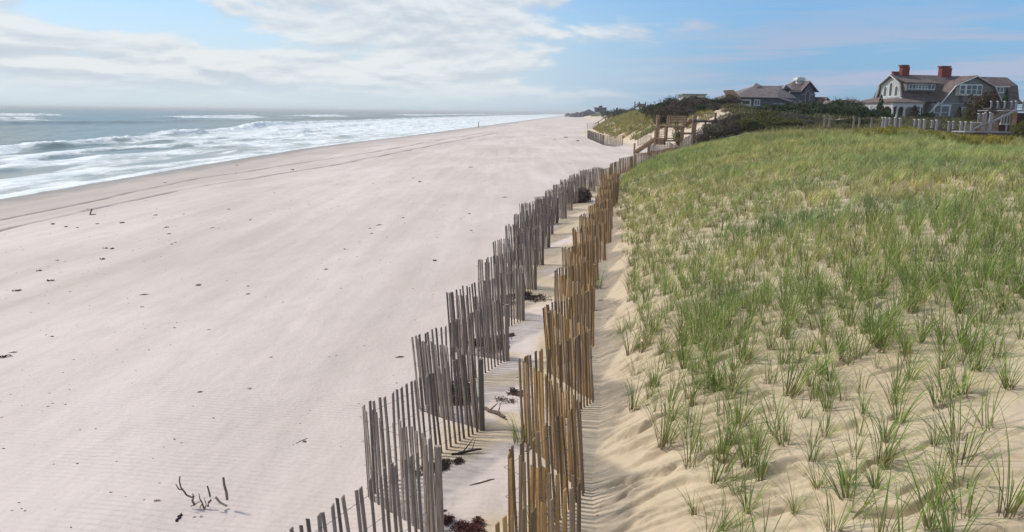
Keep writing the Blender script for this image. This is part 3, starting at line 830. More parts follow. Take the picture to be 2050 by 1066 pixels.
qx, qy = to_px(gx, gy, gzz + .2)
vis = (qx > 0) & (qx < 2090) & (qy < 1120)
order = np.argsort(np.where(vis, gr_, 1e9)); NI = 300
near_idx = order[:NI]; rest = order[NI:]
rest = rest[(qx[rest] > -100) & (qx[rest] < 2500)]
near_protos = []
for k in range(14):
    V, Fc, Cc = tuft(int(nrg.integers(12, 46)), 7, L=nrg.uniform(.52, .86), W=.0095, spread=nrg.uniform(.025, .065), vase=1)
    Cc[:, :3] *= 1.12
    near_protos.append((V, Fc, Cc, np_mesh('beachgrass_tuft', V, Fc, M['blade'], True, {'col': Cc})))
for i in near_idx:
    k = int(nrg.integers(0, 14)); o = bpy.data.objects.new('beachgrass_tuft', near_protos[k][3]); link(o)
    o.location = (gx[i], gy[i], gzz[i] - .012); s_ = float(nrg.uniform(.62, 1.3)); o.scale = (s_, s_, s_ * nrg.uniform(.9, 1.1))
    o.rotation_euler = (float(nrg.normal(0, .10)), float(nrg.normal(.04, .12)), float(nrg.uniform(-1.0, 1.0) + (nrg.random() < .35) * math.pi))
    tag(o, 'green beachgrass tuft among the planted rows on the near tan sand slope', 'grass tuft', 'beachgrass tufts planted on the near dune face')
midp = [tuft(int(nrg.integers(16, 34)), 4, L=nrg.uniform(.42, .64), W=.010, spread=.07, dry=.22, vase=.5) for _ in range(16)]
farp = [tuft(int(nrg.integers(18, 28)), 3, L=nrg.uniform(.36, .50), W=.014, spread=.12, dry=.27, lean=(.8, -.2), vase=1.5) for _ in range(14)]
mi = rest[gr_[rest] < 19]; fi = rest[gr_[rest] >= 19]
for q_ in farp: q_[2][:, :3] *= 1.28
for q_ in midp: q_[2][:, :3] *= 1.12
scatter('beachgrass', [p for p in midp], gx[mi], gy[mi], nrg.uniform(.75, 1.2, len(mi)), 'green beachgrass covering the middle of the dune face')
scatter('beachgrass', farp, gx[fi], gy[fi], nrg.uniform(.8, 1.2, len(fi)) * (1 + .1 * (gr_[fi] > 40)), 'dense pale green beachgrass covering the crest of the dune')


def cloud_spots(n, xr, yr, test):
    x = nrg.uniform(*xr, n); y = nrg.uniform(*yr, n); ok = test(x, y); return x[ok], y[ok]


# yellow-green grass on the dune farther up the beach
yp = [tuft(14, 2, L=.8, W=.05, spread=.25, pal=YEL, dry=.3, lean=(.15, 0)) for _ in range(10)]
def t_yel(x, y):
    s = x - toe(y); q = fbm(x / 3, y / 6, 51, 3)
    return (x / y < .262) & (s > .8 + (y < 112) * 3.5) & (s < 17) & (q + .25 * ss(0, 6, s) > .46)
x, y = cloud_spots(9000, (15, 40), (103, 215), t_yel)
scatter('yellow_dunegrass', yp, x, y, nrg.uniform(.7, 1.3, len(x)), 'yellow-green grass covering the dune behind the wooden stairs')
# seeding grass and goldenrod along the crest of the near dune
cp = [tuft(16, 3, L=.72, W=.022, spread=.16, pal=YEL, dry=.35, lean=(.2, 0)) for _ in range(8)]
x, y = cloud_spots(5200, (14, 56), (44, 74), lambda x, y: (x / y > .30) & (x / y < .74) & (fbm(x / 2, y / 2, 52, 2) > .40) & (ss(44, 58, y) > nrg.random(len(x))) & (x - toe(y) > 5))
scatter('crest_grass', cp, x, y, nrg.uniform(.7, 1.2, len(x)), 'tall yellowing seed grass along the top of the dune')


# rough scrub over the yards behind the dune crest
yd = [tuft(20, 2, L=.6, W=.05, spread=.35, pal=np.array([[.05, .065, .025], [.075, .08, .035], [.10, .095, .05]]), dry=.12) for _ in range(8)]
x, y = cloud_spots(42000, (18, 110), (79, 175), lambda x, y: (x / y > .27) & (x / y < .86) & (x - toe(y) > 7.5) & (fbm(x / 4, y / 4, 56, 2) > .2))
scatter('scrub', yd, x, y, nrg.uniform(.7, 1.4, len(x)), 'low dark scrub on the ground around the houses')


def goldenrod(n=26):
    Vs = []; Fs = []; Cs = []
    for k in range(n):
        a = nrg.uniform(0, 6.28); rr = .25 * math.sqrt(nrg.random()); h = nrg.uniform(.35, .75)
        b = np.array([math.cos(a) * rr, math.sin(a) * rr, 0]); w = .035
        for j in range(5):
            c = b + np.array([nrg.normal(0, .03), nrg.normal(0, .03), h * (.72 + .07 * j)]); dx = nrg.normal(0, 1, 3); dx /= np.linalg.norm(dx); dy = np.cross(dx, nrg.normal(0, 1, 3)); dy /= np.linalg.norm(dy)
            o_ = len(Vs); Vs += [c - dx * w, c + dy * w, c + dx * w, c - dy * w]; Fs.append((o_, o_ + 1, o_ + 2, o_ + 3)); Cs += [np.array([.36, .31, .06]) * nrg.uniform(.7, 1.2)] * 4
        o_ = len(Vs); Vs += [b + [-.008, 0, 0], b + [.008, 0, 0], b + [.008, 0, h], b + [-.008, 0, h]]; Fs.append((o_, o_ + 1, o_ + 2, o_ + 3)); Cs += [np.array([.12, .14, .04])] * 4
    return np.array(Vs), np.array(Fs), np.c_[np.array(Cs), np.ones(len(Cs))]


gpz = [goldenrod() for _ in range(6)]
x, y = cloud_spots(800, (22, 46), (50, 72), lambda x, y: (x / y > .45) & (x / y < .66) & (fbm(x / 2.5, y / 2.5, 53, 2) > .56))
scatter('goldenrod', gpz, x, y, nrg.uniform(.7, 1.0, len(x)), 'yellow goldenrod flowering along the crest of the dune')
# far dunes' ground cover
fg = [tuft(9, 2, L=1.0, W=.16, spread=.7, pal=np.array([[.16, .17, .09], [.20, .19, .10], [.11, .12, .07]]), dry=.3) for _ in range(6)]
x, y = cloud_spots(26000, (30, 210), (215, 1300), lambda x, y: (x - toe(y) > 5 + 6 * fbm(y / 20, y * 0, 54, 2)) & (x - toe(y) < 60) & (fbm(x / 8, y / 20, 55, 2) > .42))
scatter('far_dunegrass', fg, x, y, nrg.uniform(.8, 1.6, len(x)), 'scrubby grass over the hazy far dunes', cvar=.1)
#@@OBJ
# ------------------------------------------------------------------ frames in which buildings are measured
class Frame:
    def __init__(s, name, px, Y, z0, phi=0.0):
        p = at_y(px, 232, Y); s.o = Vector((float(p[0]), Y, z0)); s.phi = phi
        s.c, s.s = math.cos(phi), math.sin(phi); s.root = empty(name, s.o, phi)
    def hp(s, px, py, v=0.0):
        d = ray(px, py); C = Vector((0, 0, CH)); n = (-s.s, s.c)
        k = (v - ((C.x - s.o.x) * n[0] + (C.y - s.o.y) * n[1])) / (d[0] * n[0] + d[1] * n[1])
        p = Vector((C.x + d[0] * k, C.y + d[1] * k, C.z + d[2] * k)) - s.o
        return p.x * s.c + p.y * s.s, p.z
    def rect(s, b, px0, py0, px1, py1, v0, v1):
        u0, w1 = s.hp(px0, py0, v0); u1, w0 = s.hp(px1, py1, v0); b.box(min(u0, u1), max(u0, u1), v0, v1, min(w0, w1), max(w0, w1))
    def line(s, b, p0, p1, v0, th, v1=None):
        a = s.hp(*p0, v0); c = s.hp(*p1, v0 if v1 is None else v1); b.bar((a[0], v0, a[1]), (c[0], v0 if v1 is None else v1, c[1]), th)
    def window(s, px0, py0, px1, py1, v, cols=1, rows=1, bw=.12, name='window'):
        u0, w1 = s.hp(px0, py0, v); u1, w0 = s.hp(px1, py1, v); b = MB(); e = .06
        b.box(u0, u1, v - e, v + .02, w1 - bw, w1); b.box(u0 - .04, u1 + .04, v - e - .05, v + .02, w0 - .02, w0 + bw)
        b.box(u0, u0 + bw, v - e + .002, v + .018, w0 + bw, w1 - bw); b.box(u1 - bw, u1, v - e + .002, v + .018, w0 + bw, w1 - bw)
        for k in range(1, cols):
            t = u0 + (u1 - u0) * k / cols; b.box(t - bw * .5, t + bw * .5, v - e + .004, v + .016, w0 + bw, w1 - bw)
        for k in range(1, rows):
            t = w0 + (w1 - w0) * k / rows; b.box(u0 + bw, u1 - bw, v - e + .012, v + .010, t - .035, t + .035)
        o = b.build(name, M['white'], s.root)
        g = MB(); g.box(u0 + bw * .5, u1 - bw * .5, v - .02, v - .005, w0 + bw * .5, w1 - bw * .5); g.build('pane', M['glass'], o)
        return o


def gambrel_house():
    fr = Frame('gambrel_house', 1804, 120, 3.3, math.radians(15)); R = fr.root
    tag(R, 'large shingled house with gambrel roof, white trim and two red brick chimneys', 'house')
    W = 5.6; we = fr.hp(1804, 203, -.9)[1]; wb = fr.hp(1790, 166, .6)[1]; wr = fr.hp(1785, 149, W / 2)[1]
    uR = fr.hp(2037, 200, 0)[0]; uh = fr.hp(2016, 159, W / 2)[0]
    b = MB(); b.box(.02, uR - .3, 0, W, -1.5, we); b.prism([(.12, we), (.12, we + .2), (.75, wb - .2), (W / 2, wr - .22), (W - .75, wb - .2), (W - .12, we + .2), (W - .12, we)], .02, uh, 'x')
    # the far wing's hipped end
    b.box(uh, uR - .3, .5, W - .5, we, wb - .4); b.build('wall', M['siding'], R)
    th = .16; b = MB(); u0 = -.35
    b.slab([(u0, -.9, we), (uh, -.9, we), (uh, .1, we + .75), (u0, .1, we + .75)], th); b.slab([(u0, .1, we + .75), (uh, .1, we + .75), (uh, .6, wb), (u0, .6, wb)], th)
    b.slab([(u0, .6, wb), (uh, .6, wb), (uh, W / 2, wr), (u0, W / 2, wr)], th)
    b.slab([(u0, W + .9, we), (uh, W + .9, we), (uh, W - .6, wb), (u0, W - .6, wb)], th); b.slab([(u0, W - .6, wb), (uh, W - .6, wb), (uh, W / 2, wr), (u0, W / 2, wr)], th)
    b.slab([(uh, W / 2, wr), (uR - .6, .6, wb - .05), (uh, .6, wb)], th); b.slab([(uh, W / 2, wr), (uR - .6, W - .6, wb - .05), (uh, W - .6, wb)], th); b.slab([(uh, W / 2, wr), (uR - .6, .6, wb - .05), (uR - .6, W - .6, wb - .05)], th)
    b.slab([(uh, .6, wb), (uR - .6, .6, wb - .05), (uR, -.2, we), (uh, -.2, we)], th); b.slab([(uR - .6, .6, wb - .05), (uR - .6, W - .6, wb - .05), (uR, W, we), (uR, -.2, we)], th)
    roof = b.build('roof', M['roofshingle'], R)
    for (pa, pb, ya, yb, v0, v1, nm) in ((1807.5, 1820, 133.5, 152, 2.4, 3.1, 0), (1887, 1904, 135.5, 156, 2.4, 3.2, 0), (1790, 1800, 145, 155, 2.6, 3.1, 1)):
        b = MB(); fr.rect(b, pa, ya, pb, yb, v0, v1)
        c = b.build('chimney', M['brick'], roof)
    for (pa, pb, ya, yb, v0, v1) in ((1806.8, 1820.7, 130, 133.5, 2.33, 3.17), (1886.3, 1904.7, 132, 135.5, 2.33, 3.27), (1789.4, 1800.4, 143.4, 145, 2.55, 3.15)):
        b = MB(); fr.rect(b, pa, ya, pb, yb, v0, v1); b.build('chimney_cap', M['brickcap'], roof)
    # gable end facing the sea: rake boards, three-light window, curved balcony
    b = MB(); prof = [(-.9, we), (.1, we + .75), (.6, wb), (W / 2, wr), (W - .6, wb), (W - .1, we + .75), (W + .9, we)]
    for i in range(6): b.bar((u0 - .03, prof[i][0], prof[i][1] - .14), (u0 - .03, prof[i + 1][0], prof[i + 1][1] - .14), .09, .30, (1, 0, 0))
    b.build('rake_trim', M['white'], R)
    b = MB(); b.box(-.03, .02, .6, W - .6, we + .3, wb - .1); b.prism([(.9, wb - .1), (W - .9, wb - .1), (W / 2, wr - .45)], -.031, .02, 'x'); b.build('sunlit_gable_face', M['palewall'], R)  # sunlight on the seaward gable end, painted as a paler face over the siding
    for vc, hh in ((1.55, 1.7), (2.75, 2.35), (3.95, 1.7)):
        b = MB(); w0 = we + .75; hw = .38; outer = [(vc - hw, w0), (vc - hw, w0 + hh - hw)] + [(vc + hw * math.cos(a), w0 + hh - hw + hw * math.sin(a)) for a in [math.pi * k / 8 for k in range(7, 0, -1)]] + [(vc + hw, w0 + hh - hw), (vc + hw, w0)]
        b.prism(outer, -.09, -.035, 'x'); o = b.build('window', M['white'], R)
        g = MB(); k = .72; g.prism([(vc + (p - vc) * k, w0 + .12 + (q - w0) * .88) for p, q in outer], -.10, -.091, 'x'); g.build('pane', M['glass'], o)
    b = MB(); arc = [(-.05, .7)] + [(-.05 - 1.35 * math.sin(math.pi * k / 10), .7 + (W - 1.4) * k / 10) for k in range(1, 10)] + [(-.05, W - .7)]
    b.prism(arc, we - .05, we + .68, 'z'); b.build('balcony', M['white'], R)
    # shed dormer with a row of windows
    ua, wt = fr.hp(1816, 165, -.35); ub, wl = fr.hp(1873, 181, -.35)
    b = MB(); b.box(ua + .1, ub - .1, -.3, 1.2, wl - .2, wt - .12); dm = b.build('dormer', M['siding'], R)
    b = MB(); b.slab([(ua - .25, -.75, wt - .02), (ub + .25, -.75, wt - .02), (ub + .25, 1.5, wt + .65), (ua - .25, 1.5, wt + .65)], .12); b.build('dormer_roof', M['roofshingle'], R)
    fr.window(1819.5, 168, 1832, 179.5, -.33, 2, 1, .10); fr.window(1832.5, 167.6, 1857, 179.8, -.33, 4, 2, .15); fr.window(1857.5, 168.4, 1871, 180.2, -.33, 2, 1, .10)
    # cross gable
    v = -1.3; P = [fr.hp(*q, v) for q in ((1878, 207), (1909, 170), (1952, 151.5), (1987, 172), (2002, 206))]
    b = MB(); low = [fr.hp(1866, 212, v)[0], P[4][0]]
    b.box(low[0], low[1], v, .5, -1.5, P[0][1] - .02); b.prism([(P[0][0] + .3, P[0][1]), (P[1][0] + .15, P[1][1] - .2), (P[2][0], P[2][1] - .2), (P[3][0] - .15, P[3][1] - .2), (P[4][0] - .3, P[0][1])], v, 2.6, 'y')
    b.build('cross_gable_wall', M['siding'], R)
    b = MB()
    for i in range(4): b.slab([(P[i][0], v - .45, P[i][1]), (P[i + 1][0], v - .45, P[i + 1][1]), (P[i + 1][0], 2.75, P[i + 1][1]), (P[i][0], 2.75, P[i][1])], .16)
    b.build('cross_gable_roof', M['roofshingle'], R)
    b = MB()
    for i in range(4): b.bar((P[i][0], v - .48, P[i][1] - .14), (P[i + 1][0], v - .48, P[i + 1][1] - .14), .08, .26, (0, 1, 0))
    fr.rect(b, 1876, 206.5, 1958, 208.5, v - .12, v + .02); fr.line(b, (1857, 231), (1880, 206), v - .3, .18)
    b.build('gable_trim', M['white'], R)
    # second floor bay under the gable
    b = MB(); a0, wtop = fr.hp(1924, 168.5, v - .7); a1, wbot = fr.hp(1966, 192, v - .7)
    b.prism([(a0 - .15, v), (a0 + .3, v - .66), (a1 - .3, v - .66), (a1 + .15, v)], wbot - .05, wtop, 'z'); b.build('bay', M['white'], R)
    b = MB(); b.prism([(a0 + .9, v), (a0 + 1.0, v - .5), (a1 - .8, v - .5), (a1 - .7, v)], wbot - 1.1, wbot - .05, 'z'); b.build('bay_base', M['siding'], R)
    fr.window(1922.5, 170, 1931, 190, v - .72, 1, 2, .12); fr.window(1935.5, 170, 1944, 190, v - .72, 1, 2, .1); fr.window(1945, 170, 1955, 190.3, v - .72, 1, 2, .1); fr.window(1956, 170.4, 1964.5, 190.8, v - .72, 1, 2, .1)
    # tall ground floor windows
    fr.window(1870.5, 210, 1881, 241, v - .05, 1, 2, .16); fr.window(1883, 209, 1900, 241, v - .05, 1, 2, .32); fr.window(1988, 174, 2008, 187, -.1, 3, 1, .15); fr.window(1926, 215, 1935, 240, v - .05, 1, 2, .1)
    b = MB(); q0 = fr.hp(1984, 171.5, -.3); q1 = fr.hp(2021, 174.5, -.3); b.box(q0[0], q1[0], -.45, .8, q1[1] - .05, q1[1] + .12); b.build('eave_trim', M['white'], R)
    b = MB(); b.box(q0[0] + .2, q1[0] - .2, -.06, .7, we - .2, q1[1] - .06); b.build('dormer_wall', M['siding'], R)
    # porch wrapping round the seaward end
    px0, px1, pv0, pv1 = -3.6, fr.hp(1849, 205, -2.1)[0], -2.1, 6.8
    pf = we - .35
    b = MB()
    b.box(px0, px1, pv0, pv0 + .25, pf - .42, pf); b.box(px0, px0 + .25, pv0 + .25, pv1, pf - .42, pf); b.box(px0 - .15, px1 + .15, pv0 - .18, pv1, pf, pf + .16)
    b.box(px1 - .25, px1, pv0 + .25, 0, pf - .42, pf)
    po = b.build('porch', M['white'], R)
    b = MB(); rz_ = pf + .16
    b.slab([(px0 - .3, pv0 - .3, rz_), (px1 + .3, pv0 - .3, rz_), (px1 + .3, .1, we + .55), (.2, .1, we + .55)], .1)
    b.slab([(px0 - .3, pv0 - .3, rz_), (.2, .1, we + .55), (.2, W, we + .75), (px0 - .3, pv1 + .2, rz_)], .1)
    b.build('porch_roof', M['roofshingle'], po)
    cols_ = [(px0 + .2, pv0 + .15), (px0 + 1.0, pv0 + .15), (px1 - .35, pv0 + .15), (px1 - 1.3, pv0 + .15), (px0 + 2.3, pv0 + .15)] + [(px0 + .2, t) for t in (.2, 1.5, 2.9, 4.3, 5.6, 6.6)]
    for (cu, cv) in cols_:
        b = MB(); b.tube([(cu, cv, -.6), (cu, cv, .6), (cu, cv, pf - .42)], [.17, .16, .13], 10); b.box(cu - .22, cu + .22, cv - .22, cv + .22, pf - .56, pf - .425); b.build('column', M['white'], po)
    b = MB()
    def arch(uA, vA, uB, vB):
        for k in range(8):
            t0, t1 = k / 8, (k + 1) / 8
            h0, h1 = .55 * abs(2 * t0 - 1) ** 2.5, .55 * abs(2 * t1 - 1) ** 2.5
            a = Vector((uA + (uB - uA) * t0, vA + (vB - vA) * t0, 0)); c = Vector((uA + (uB - uA) * t1, vA + (vB - vA) * t1, 0))
            hh = (h0 + h1) / 2 + .06; b.bar(a + Vector((0, 0, pf - .43 - hh / 2)), c + Vector((0, 0, pf - .43 - hh / 2)), .12, hh)
    vs = [pv0 + .15, .2, 1.5, 2.9, 4.3, 5.6]
    for i in range(5): arch(px0 + .12, vs[i], px0 + .12, vs[i + 1])
    arch(px0 + 1.0, pv0 + .1, px0 + 2.3, pv0 + .1); arch(px0 + 2.3, pv0 + .1, px1 - 1.3, pv0 + .1)
    b.build('arches', M['white'], po)
    b = MB(); b.box(px0, px1, pv0, 0, -1.5, .05); b.build('porch_floor', M['grey_deck'], po)
    for (a, c) in ((1812, 1822), (1826, 1834), (1838, 1845)): fr.window(a, 214, c, 240, -.05, 1, 2, .1)


gambrel_house()


def hip_house():
    fr = Frame('hip_house', 1478, 150, 5.0, math.radians(6)); R = fr.root
    tag(R, 'blue-grey shingled house with wide hip roof and taller gabled part with white cupola', 'house')
    D = 9; uR = fr.hp(1600, 195, 0)[0]; we = fr.hp(1500, 195, -.5)[1]; ul = fr.hp(1468, 199, -.5)[0]
    b = MB(); b.box(0, uR, 0, D, -1.5, we); b.build('wall', M['siding2'], R)
    a1 = fr.hp(1512, 168, 4.5); a2 = fr.hp(1562, 173, 4.5); um = fr.hp(1556, 196, -.5)[0]
    wr = a1[1] - .35; b = MB(); el = -.6; eb = D + .6; ur2 = fr.hp(1617, 214, -.5)[0]
    wlow = fr.hp(1617, 214, -.5)[1]
    b.slab([(ul, el, we), (um, el, we), (a2[0], 4.5, wr), (a1[0], 4.5, wr)], .18); b.slab([(ul, eb, we), (um, eb, we), (a2[0], 4.5, wr), (a1[0], 4.5, wr)], .18)
    b.slab([(ul, el, we), (a1[0], 4.5, wr), (ul, eb, we)], .18); b.slab([(um, el, we), (ur2, el, wlow), (a2[0], 4.5, wr)], .18); b.slab([(ur2, el, wlow), (ur2, eb, wlow), (a2[0], 4.5, wr)], .18)
    b.slab([(a1[0] - 1.2, 3.4, wr - .85), (a1[0] + 1.0, 3.4, wr - .1), (a1[0] + .1, 4.5, wr + .55)], .1)
    b.build('roof', M['roofgrey'], R)
    b = MB(); fr.rect(b, 1502, 194.6, 1562, 196.4, -.78, -.66); b.build('eave_trim', M['greywhite'], R)
    b = MB(); q = fr.hp(1466, 201, -2.2); q2 = fr.hp(1487, 199, -2.2)
    b.slab([(q[0] - .3, -2.6, q[1] - .25), (q2[0], -2.6, q[1] - .05), (q2[0] - .6, 1.2, wr - 1.0), (q2[0] - 2.6, 1.2, wr - 1.15)], .3); b.build('porch_roof', M['thatch'], R)
    for px in (1475.5, 1481.5): 
        b = MB(); fr.rect(b, px - .6, 199, px + .8, 224, -2.2, -2.0); b.build('porch_post', M['deck_wood'], R)
    b = MB(); fr.rect(b, 1476, 200, 1482, 224, -.06, .0); b.build('porch_panel', M['palewall'], R)
    fr.window(1484, 199, 1503, 212, -.05, 1, 1, .28); fr.window(1510, 199, 1521, 212.5, -.05, 2, 1, .22)
    b = MB(); fr.rect(b, 1550, 207, 1568, 211, -1.2, -.2); b.build('vent_hood', M['greywhite'], R)
    # tall part
    v = 4.0; gL, gT = fr.hp(1583, 190, v); gR, _ = fr.hp(1632, 190, v); _, gB = fr.hp(1600, 222, v)
    b = MB(); b.box(gL, gR, v, v + 6, gB - 2, gT + .1); b.prism([(fr.hp(1606, 188, v)[0], gT + .1), (gR + .0, gT + .1), (fr.hp(1620, 164, v)[0], fr.hp(1620, 165, v)[1])], v, v + 5.9, 'y'); b.build('tower_wall', M['siding2'], R)
    ap = fr.hp(1621, 162, v - .4); eR = fr.hp(1639, 184, v - .4); eL = fr.hp(1603, 182, v - .4); bl = fr.hp(1577, 180, v); bt = fr.hp(1589, 163, v + 3)
    b = MB(); b.slab([(ap[0], v - .5, ap[1]), (eR[0], v - .5, eR[1]), (eR[0], v + 6.3, eR[1]), (ap[0], v + 6.3, ap[1])], .16)
    b.slab([(ap[0], v - .5, ap[1]), (eL[0], v - .5, eL[1]), (eL[0], v + 6.3, eL[1]), (ap[0], v + 6.3, ap[1])], .16)
    b.slab([(bt[0], v + 3, ap[1] - .02), (ap[0] - .1, v + 3, ap[1] - .02), (eL[0], v - .5, eL[1] + .02), (bl[0], v - .5, eL[1] + .02)], .16)
    b.slab([(bt[0], v + 3, ap[1] - .02), (bl[0], v - .5, eL[1] + .02), (bl[0], v + 6, eL[1] + .02)], .16)
    b.slab([(bt[0], v + 3, ap[1] - .02), (ap[0] - .1, v + 3, ap[1] - .02), (ap[0] - .1, v + 6.3, eL[1]), (bl[0], v + 6.3, eL[1])], .16)
    b.build('tower_roof', M['roofshingle'], R)
    b = MB()
    b.bar((ap[0], v - .55, ap[1] - .12), (eR[0], v - .55, eR[1] - .12), .08, .22, (0, 1, 0)); b.bar((ap[0], v - .55, ap[1] - .12), (eL[0], v - .55, eL[1] - .12), .08, .22, (0, 1, 0))
    b.box(bl[0], eL[0] + .2, v - .6, v - .45, eL[1] - .32, eL[1] - .1); b.box(eL[0] + .2, gR, v - .12, v - .02, gT - .05, gT + .15)
    b.build('tower_trim', M['greywhite'], R)
    s1 = [fr.hp(1567, 178, v - .8), fr.hp(1574, 170.5, v - .8), fr.hp(1586, 178.5, v - .8)]
    b = MB(); b.prism([s1[0], s1[1], s1[2]], v - .7, v + 3, 'y'); b.build('small_gable', M['siding2'], R)
    b = MB(); b.bar((s1[0][0], v - .75, s1[0][1]), (s1[1][0], v - .75, s1[1][1] + .1), .3, .16, (0, 1, 0)); b.bar((s1[2][0], v - .75, s1[2][1]), (s1[1][0], v - .75, s1[1][1] + .1), .3, .16, (0, 1, 0)); b.build('small_gable_trim', M['white'], R)
    c0, c1 = fr.hp(1596, 154, v + 1.8), fr.hp(1613, 154, v + 1.8); ch = fr.hp(1600, 166, v + 1.8)[1]
    b = MB(); b.box(c0[0] + .1, c1[0] - .35, v + 1.9, v + 3.4, ch - .4, c0[1] - .55); b.box(c0[0] - .1, c1[0] + .1, v + 1.6, v + 3.7, c0[1] - .75, c0[1] - .5)
    b.box(c0[0] + .1, c1[0] - .1, v + 1.75, v + 3.5, c0[1] - .5, c0[1] - .12); b.box((c0[0] + c1[0]) / 2 - .12, (c0[0] + c1[0]) / 2 + .12, v + 2.4, v + 2.6, c0[1] - .1, c0[1] + .12)
    b.build('cupola', M['white'], R)
    wc, wt = fr.hp(1617.5, 182, v - .06); hw = .5; wbm = fr.hp(1617, 210, v)[1]
    outer = [(wc - hw, wbm), (wc - hw, wt - hw)] + [(wc + hw * math.cos(a), wt - hw + hw * math.sin(a)) for a in [math.pi * k / 10 for k in range(9, 0, -1)]] + [(wc + hw, wt - hw), (wc + hw, wbm)]
    b = MB(); b.prism(outer, v - .16, v - .01, 'y'); o = b.build('window', M['greywhite'], R)
    g = MB(); g.prism([(wc + (p - wc) * .6, wbm + .15 + (q_ - wbm) * .93 - .1) for p, q_ in outer], v - .175, v - .161, 'y'); g.build('pane', M['glass'], o)
    # low gables to the right
    for (a, t, c, dv) in (((1634, 222), (1655, 194.5), (1672, 214), 3.0),):
        A, T, Cc = fr.hp(*a, dv), fr.hp(*t, dv), fr.hp(*c, dv)
        b = MB(); b.prism([(A[0] + .15, A[1]), (T[0], T[1] - .15), (Cc[0] - .15, Cc[1]), (Cc[0] - .15, A[1] - 2.5), (A[0] + .15, A[1] - 2.5)], dv, dv + 5, 'y'); b.build('annex_wall', M['siding2'], R)
        b = MB(); b.slab([(A[0], dv - .3, A[1]), (T[0], dv - .3, T[1]), (T[0] - 2.4, dv + 5, T[1]), (A[0] - 2.4, dv + 5, A[1] + 1.2)], .15); b.slab([(Cc[0], dv - .3, Cc[1]), (T[0], dv - .3, T[1]), (T[0], dv + 5, T[1]), (Cc[0], dv + 5, Cc[1])], .15); b.build('annex_roof', M['roofshingle'], R)
        b = MB(); b.bar((A[0], dv - .35, A[1] - .1), (T[0], dv - .35, T[1] - .08), .06, .2, (0, 1, 0)); b.build('annex_trim', M['greywhite'], R)


hip_house()


def cottage():
    fr = Frame('cottage', 1660, 140, 4.0, 0.0); R = fr.root; tag(R, 'small grey cottage half hidden behind cedars between the two big houses', 'house')
    b = MB(); fr.rect(b, 1664, 212, 1736, 232, 0, 5); b.build('wall', M['siding2'], R)
    b = MB(); A, T, Cc = fr.hp(1661, 214, -.3), fr.hp(1671, 201, -.3), fr.hp(1684, 214, -.3)
    E_ = fr.hp(1740, 212, -.3); b.slab([(T[0], -.3, T[1]), (Cc[0], -.3, Cc[1]), (E_[0], -.3, Cc[1]), (E_[0] - 1, 3, T[1] + .3), (T[0], 3, T[1] + .3)][0:4], .15)
    b.slab([(T[0], -.3, T[1]), (A[0], -.3, A[1]), (A[0], 4, A[1]), (T[0], 4, T[1])], .15); b.build('roof', M['roofgrey'], R)
    b = MB(); b.prism([A, T, Cc], -.1, 1.0, 'y'); b.build('gable', M['siding2'], R)
    b = MB(); b.bar((A[0], -.36, A[1]), (T[0], -.36, T[1]), .06, .2, (0, 1, 0)); b.bar((Cc[0], -.36, Cc[1]), (T[0], -.36, T[1]), .06, .2, (0, 1, 0)); b.build('trim', M['greywhite'], R)
    fr.window(1667, 208, 1675, 222, -.15, 1, 2, .2)


cottage()


def flat_house():
    fr = Frame('flat_roofed_house', 1370, 190, 5.0, 0.0); R = fr.root; tag(R, 'pale flat-roofed house showing above the dark shrubs of the dune', 'house')
    b = MB(); fr.rect(b, 1369, 191, 1412, 214, 0, 6); b.build('wall', M['palewall'], R)
    b = MB(); fr.rect(b, 1366, 188, 1416, 191, -.7, 6.5); b.build('roof', M['greenroof'], R)
    fr.window(1390, 193, 1400, 200, -.1, 3, 1, .15)


flat_house()


def lookout():
    fr = Frame('beach_pavilion', 1191, 480, 5.0, 0.0); R = fr.root; tag(R, 'distant dark pavilion with a wide flat roof and a small square top', 'building')
    b = MB(); fr.rect(b, 1192, 217, 1214, 226, 0, 6); b.build('wall', M['far'], R)
    b = MB(); fr.rect(b, 1190, 215.4, 1216, 217, -1.5, 7.5); b.build('roof', M['far'], R)
    b = MB(); fr.rect(b, 1200, 212, 1206, 215.4, 1, 4); b.build('top_box', M['far'], R)
    b = MB(); fr.rect(b, 1196, 219, 1203, 222, -.15, -.05); b.build('window', M['glass'], R)


lookout()
for (px, Y, w, h, lab, cm) in ((1138, 1150, 11, 3.6, 'tiny white distant house at the seaward end of the far row', 'palewall'), (1147, 1050, 9, 4.2, 'tiny distant grey house second in the far row along the dune', 'far'),
                               (1156, 980, 13, 4.6, 'long low distant dark house in the middle of the far row', 'far'), (1167, 900, 10, 5.2, 'distant dark house with a steep roof in the far row', 'far'),
                               (1179, 830, 14, 4.6, 'distant dark house nearest the flat-roofed pavilion', 'far')):
    p = at_y(px, 230, Y); zz = hz(float(p[0]), Y); r_ = empty('distant_house', (float(p[0]), Y, zz)); tag(r_, lab, 'house', 'distant houses along the far dune')
    b = MB(); h = h * .45; b.box(-w / 2, w / 2, 0, 8, -2, h + 1.0); b.build('wall', M[cm], r_)
    b = MB(); b.prism([(-w / 2 - .5, h + 1.0), (0, h + 1 + w * .26), (w / 2 + .5, h + 1.0)], -.4, 8.4, 'y'); b.build('roof', M['far'], r_)
    b = MB(); b.box(-w * .3, w * .05, -.1, -.02, h * .4 + .4, h * .7 + .6); b.build('window', M['glass'], r_)

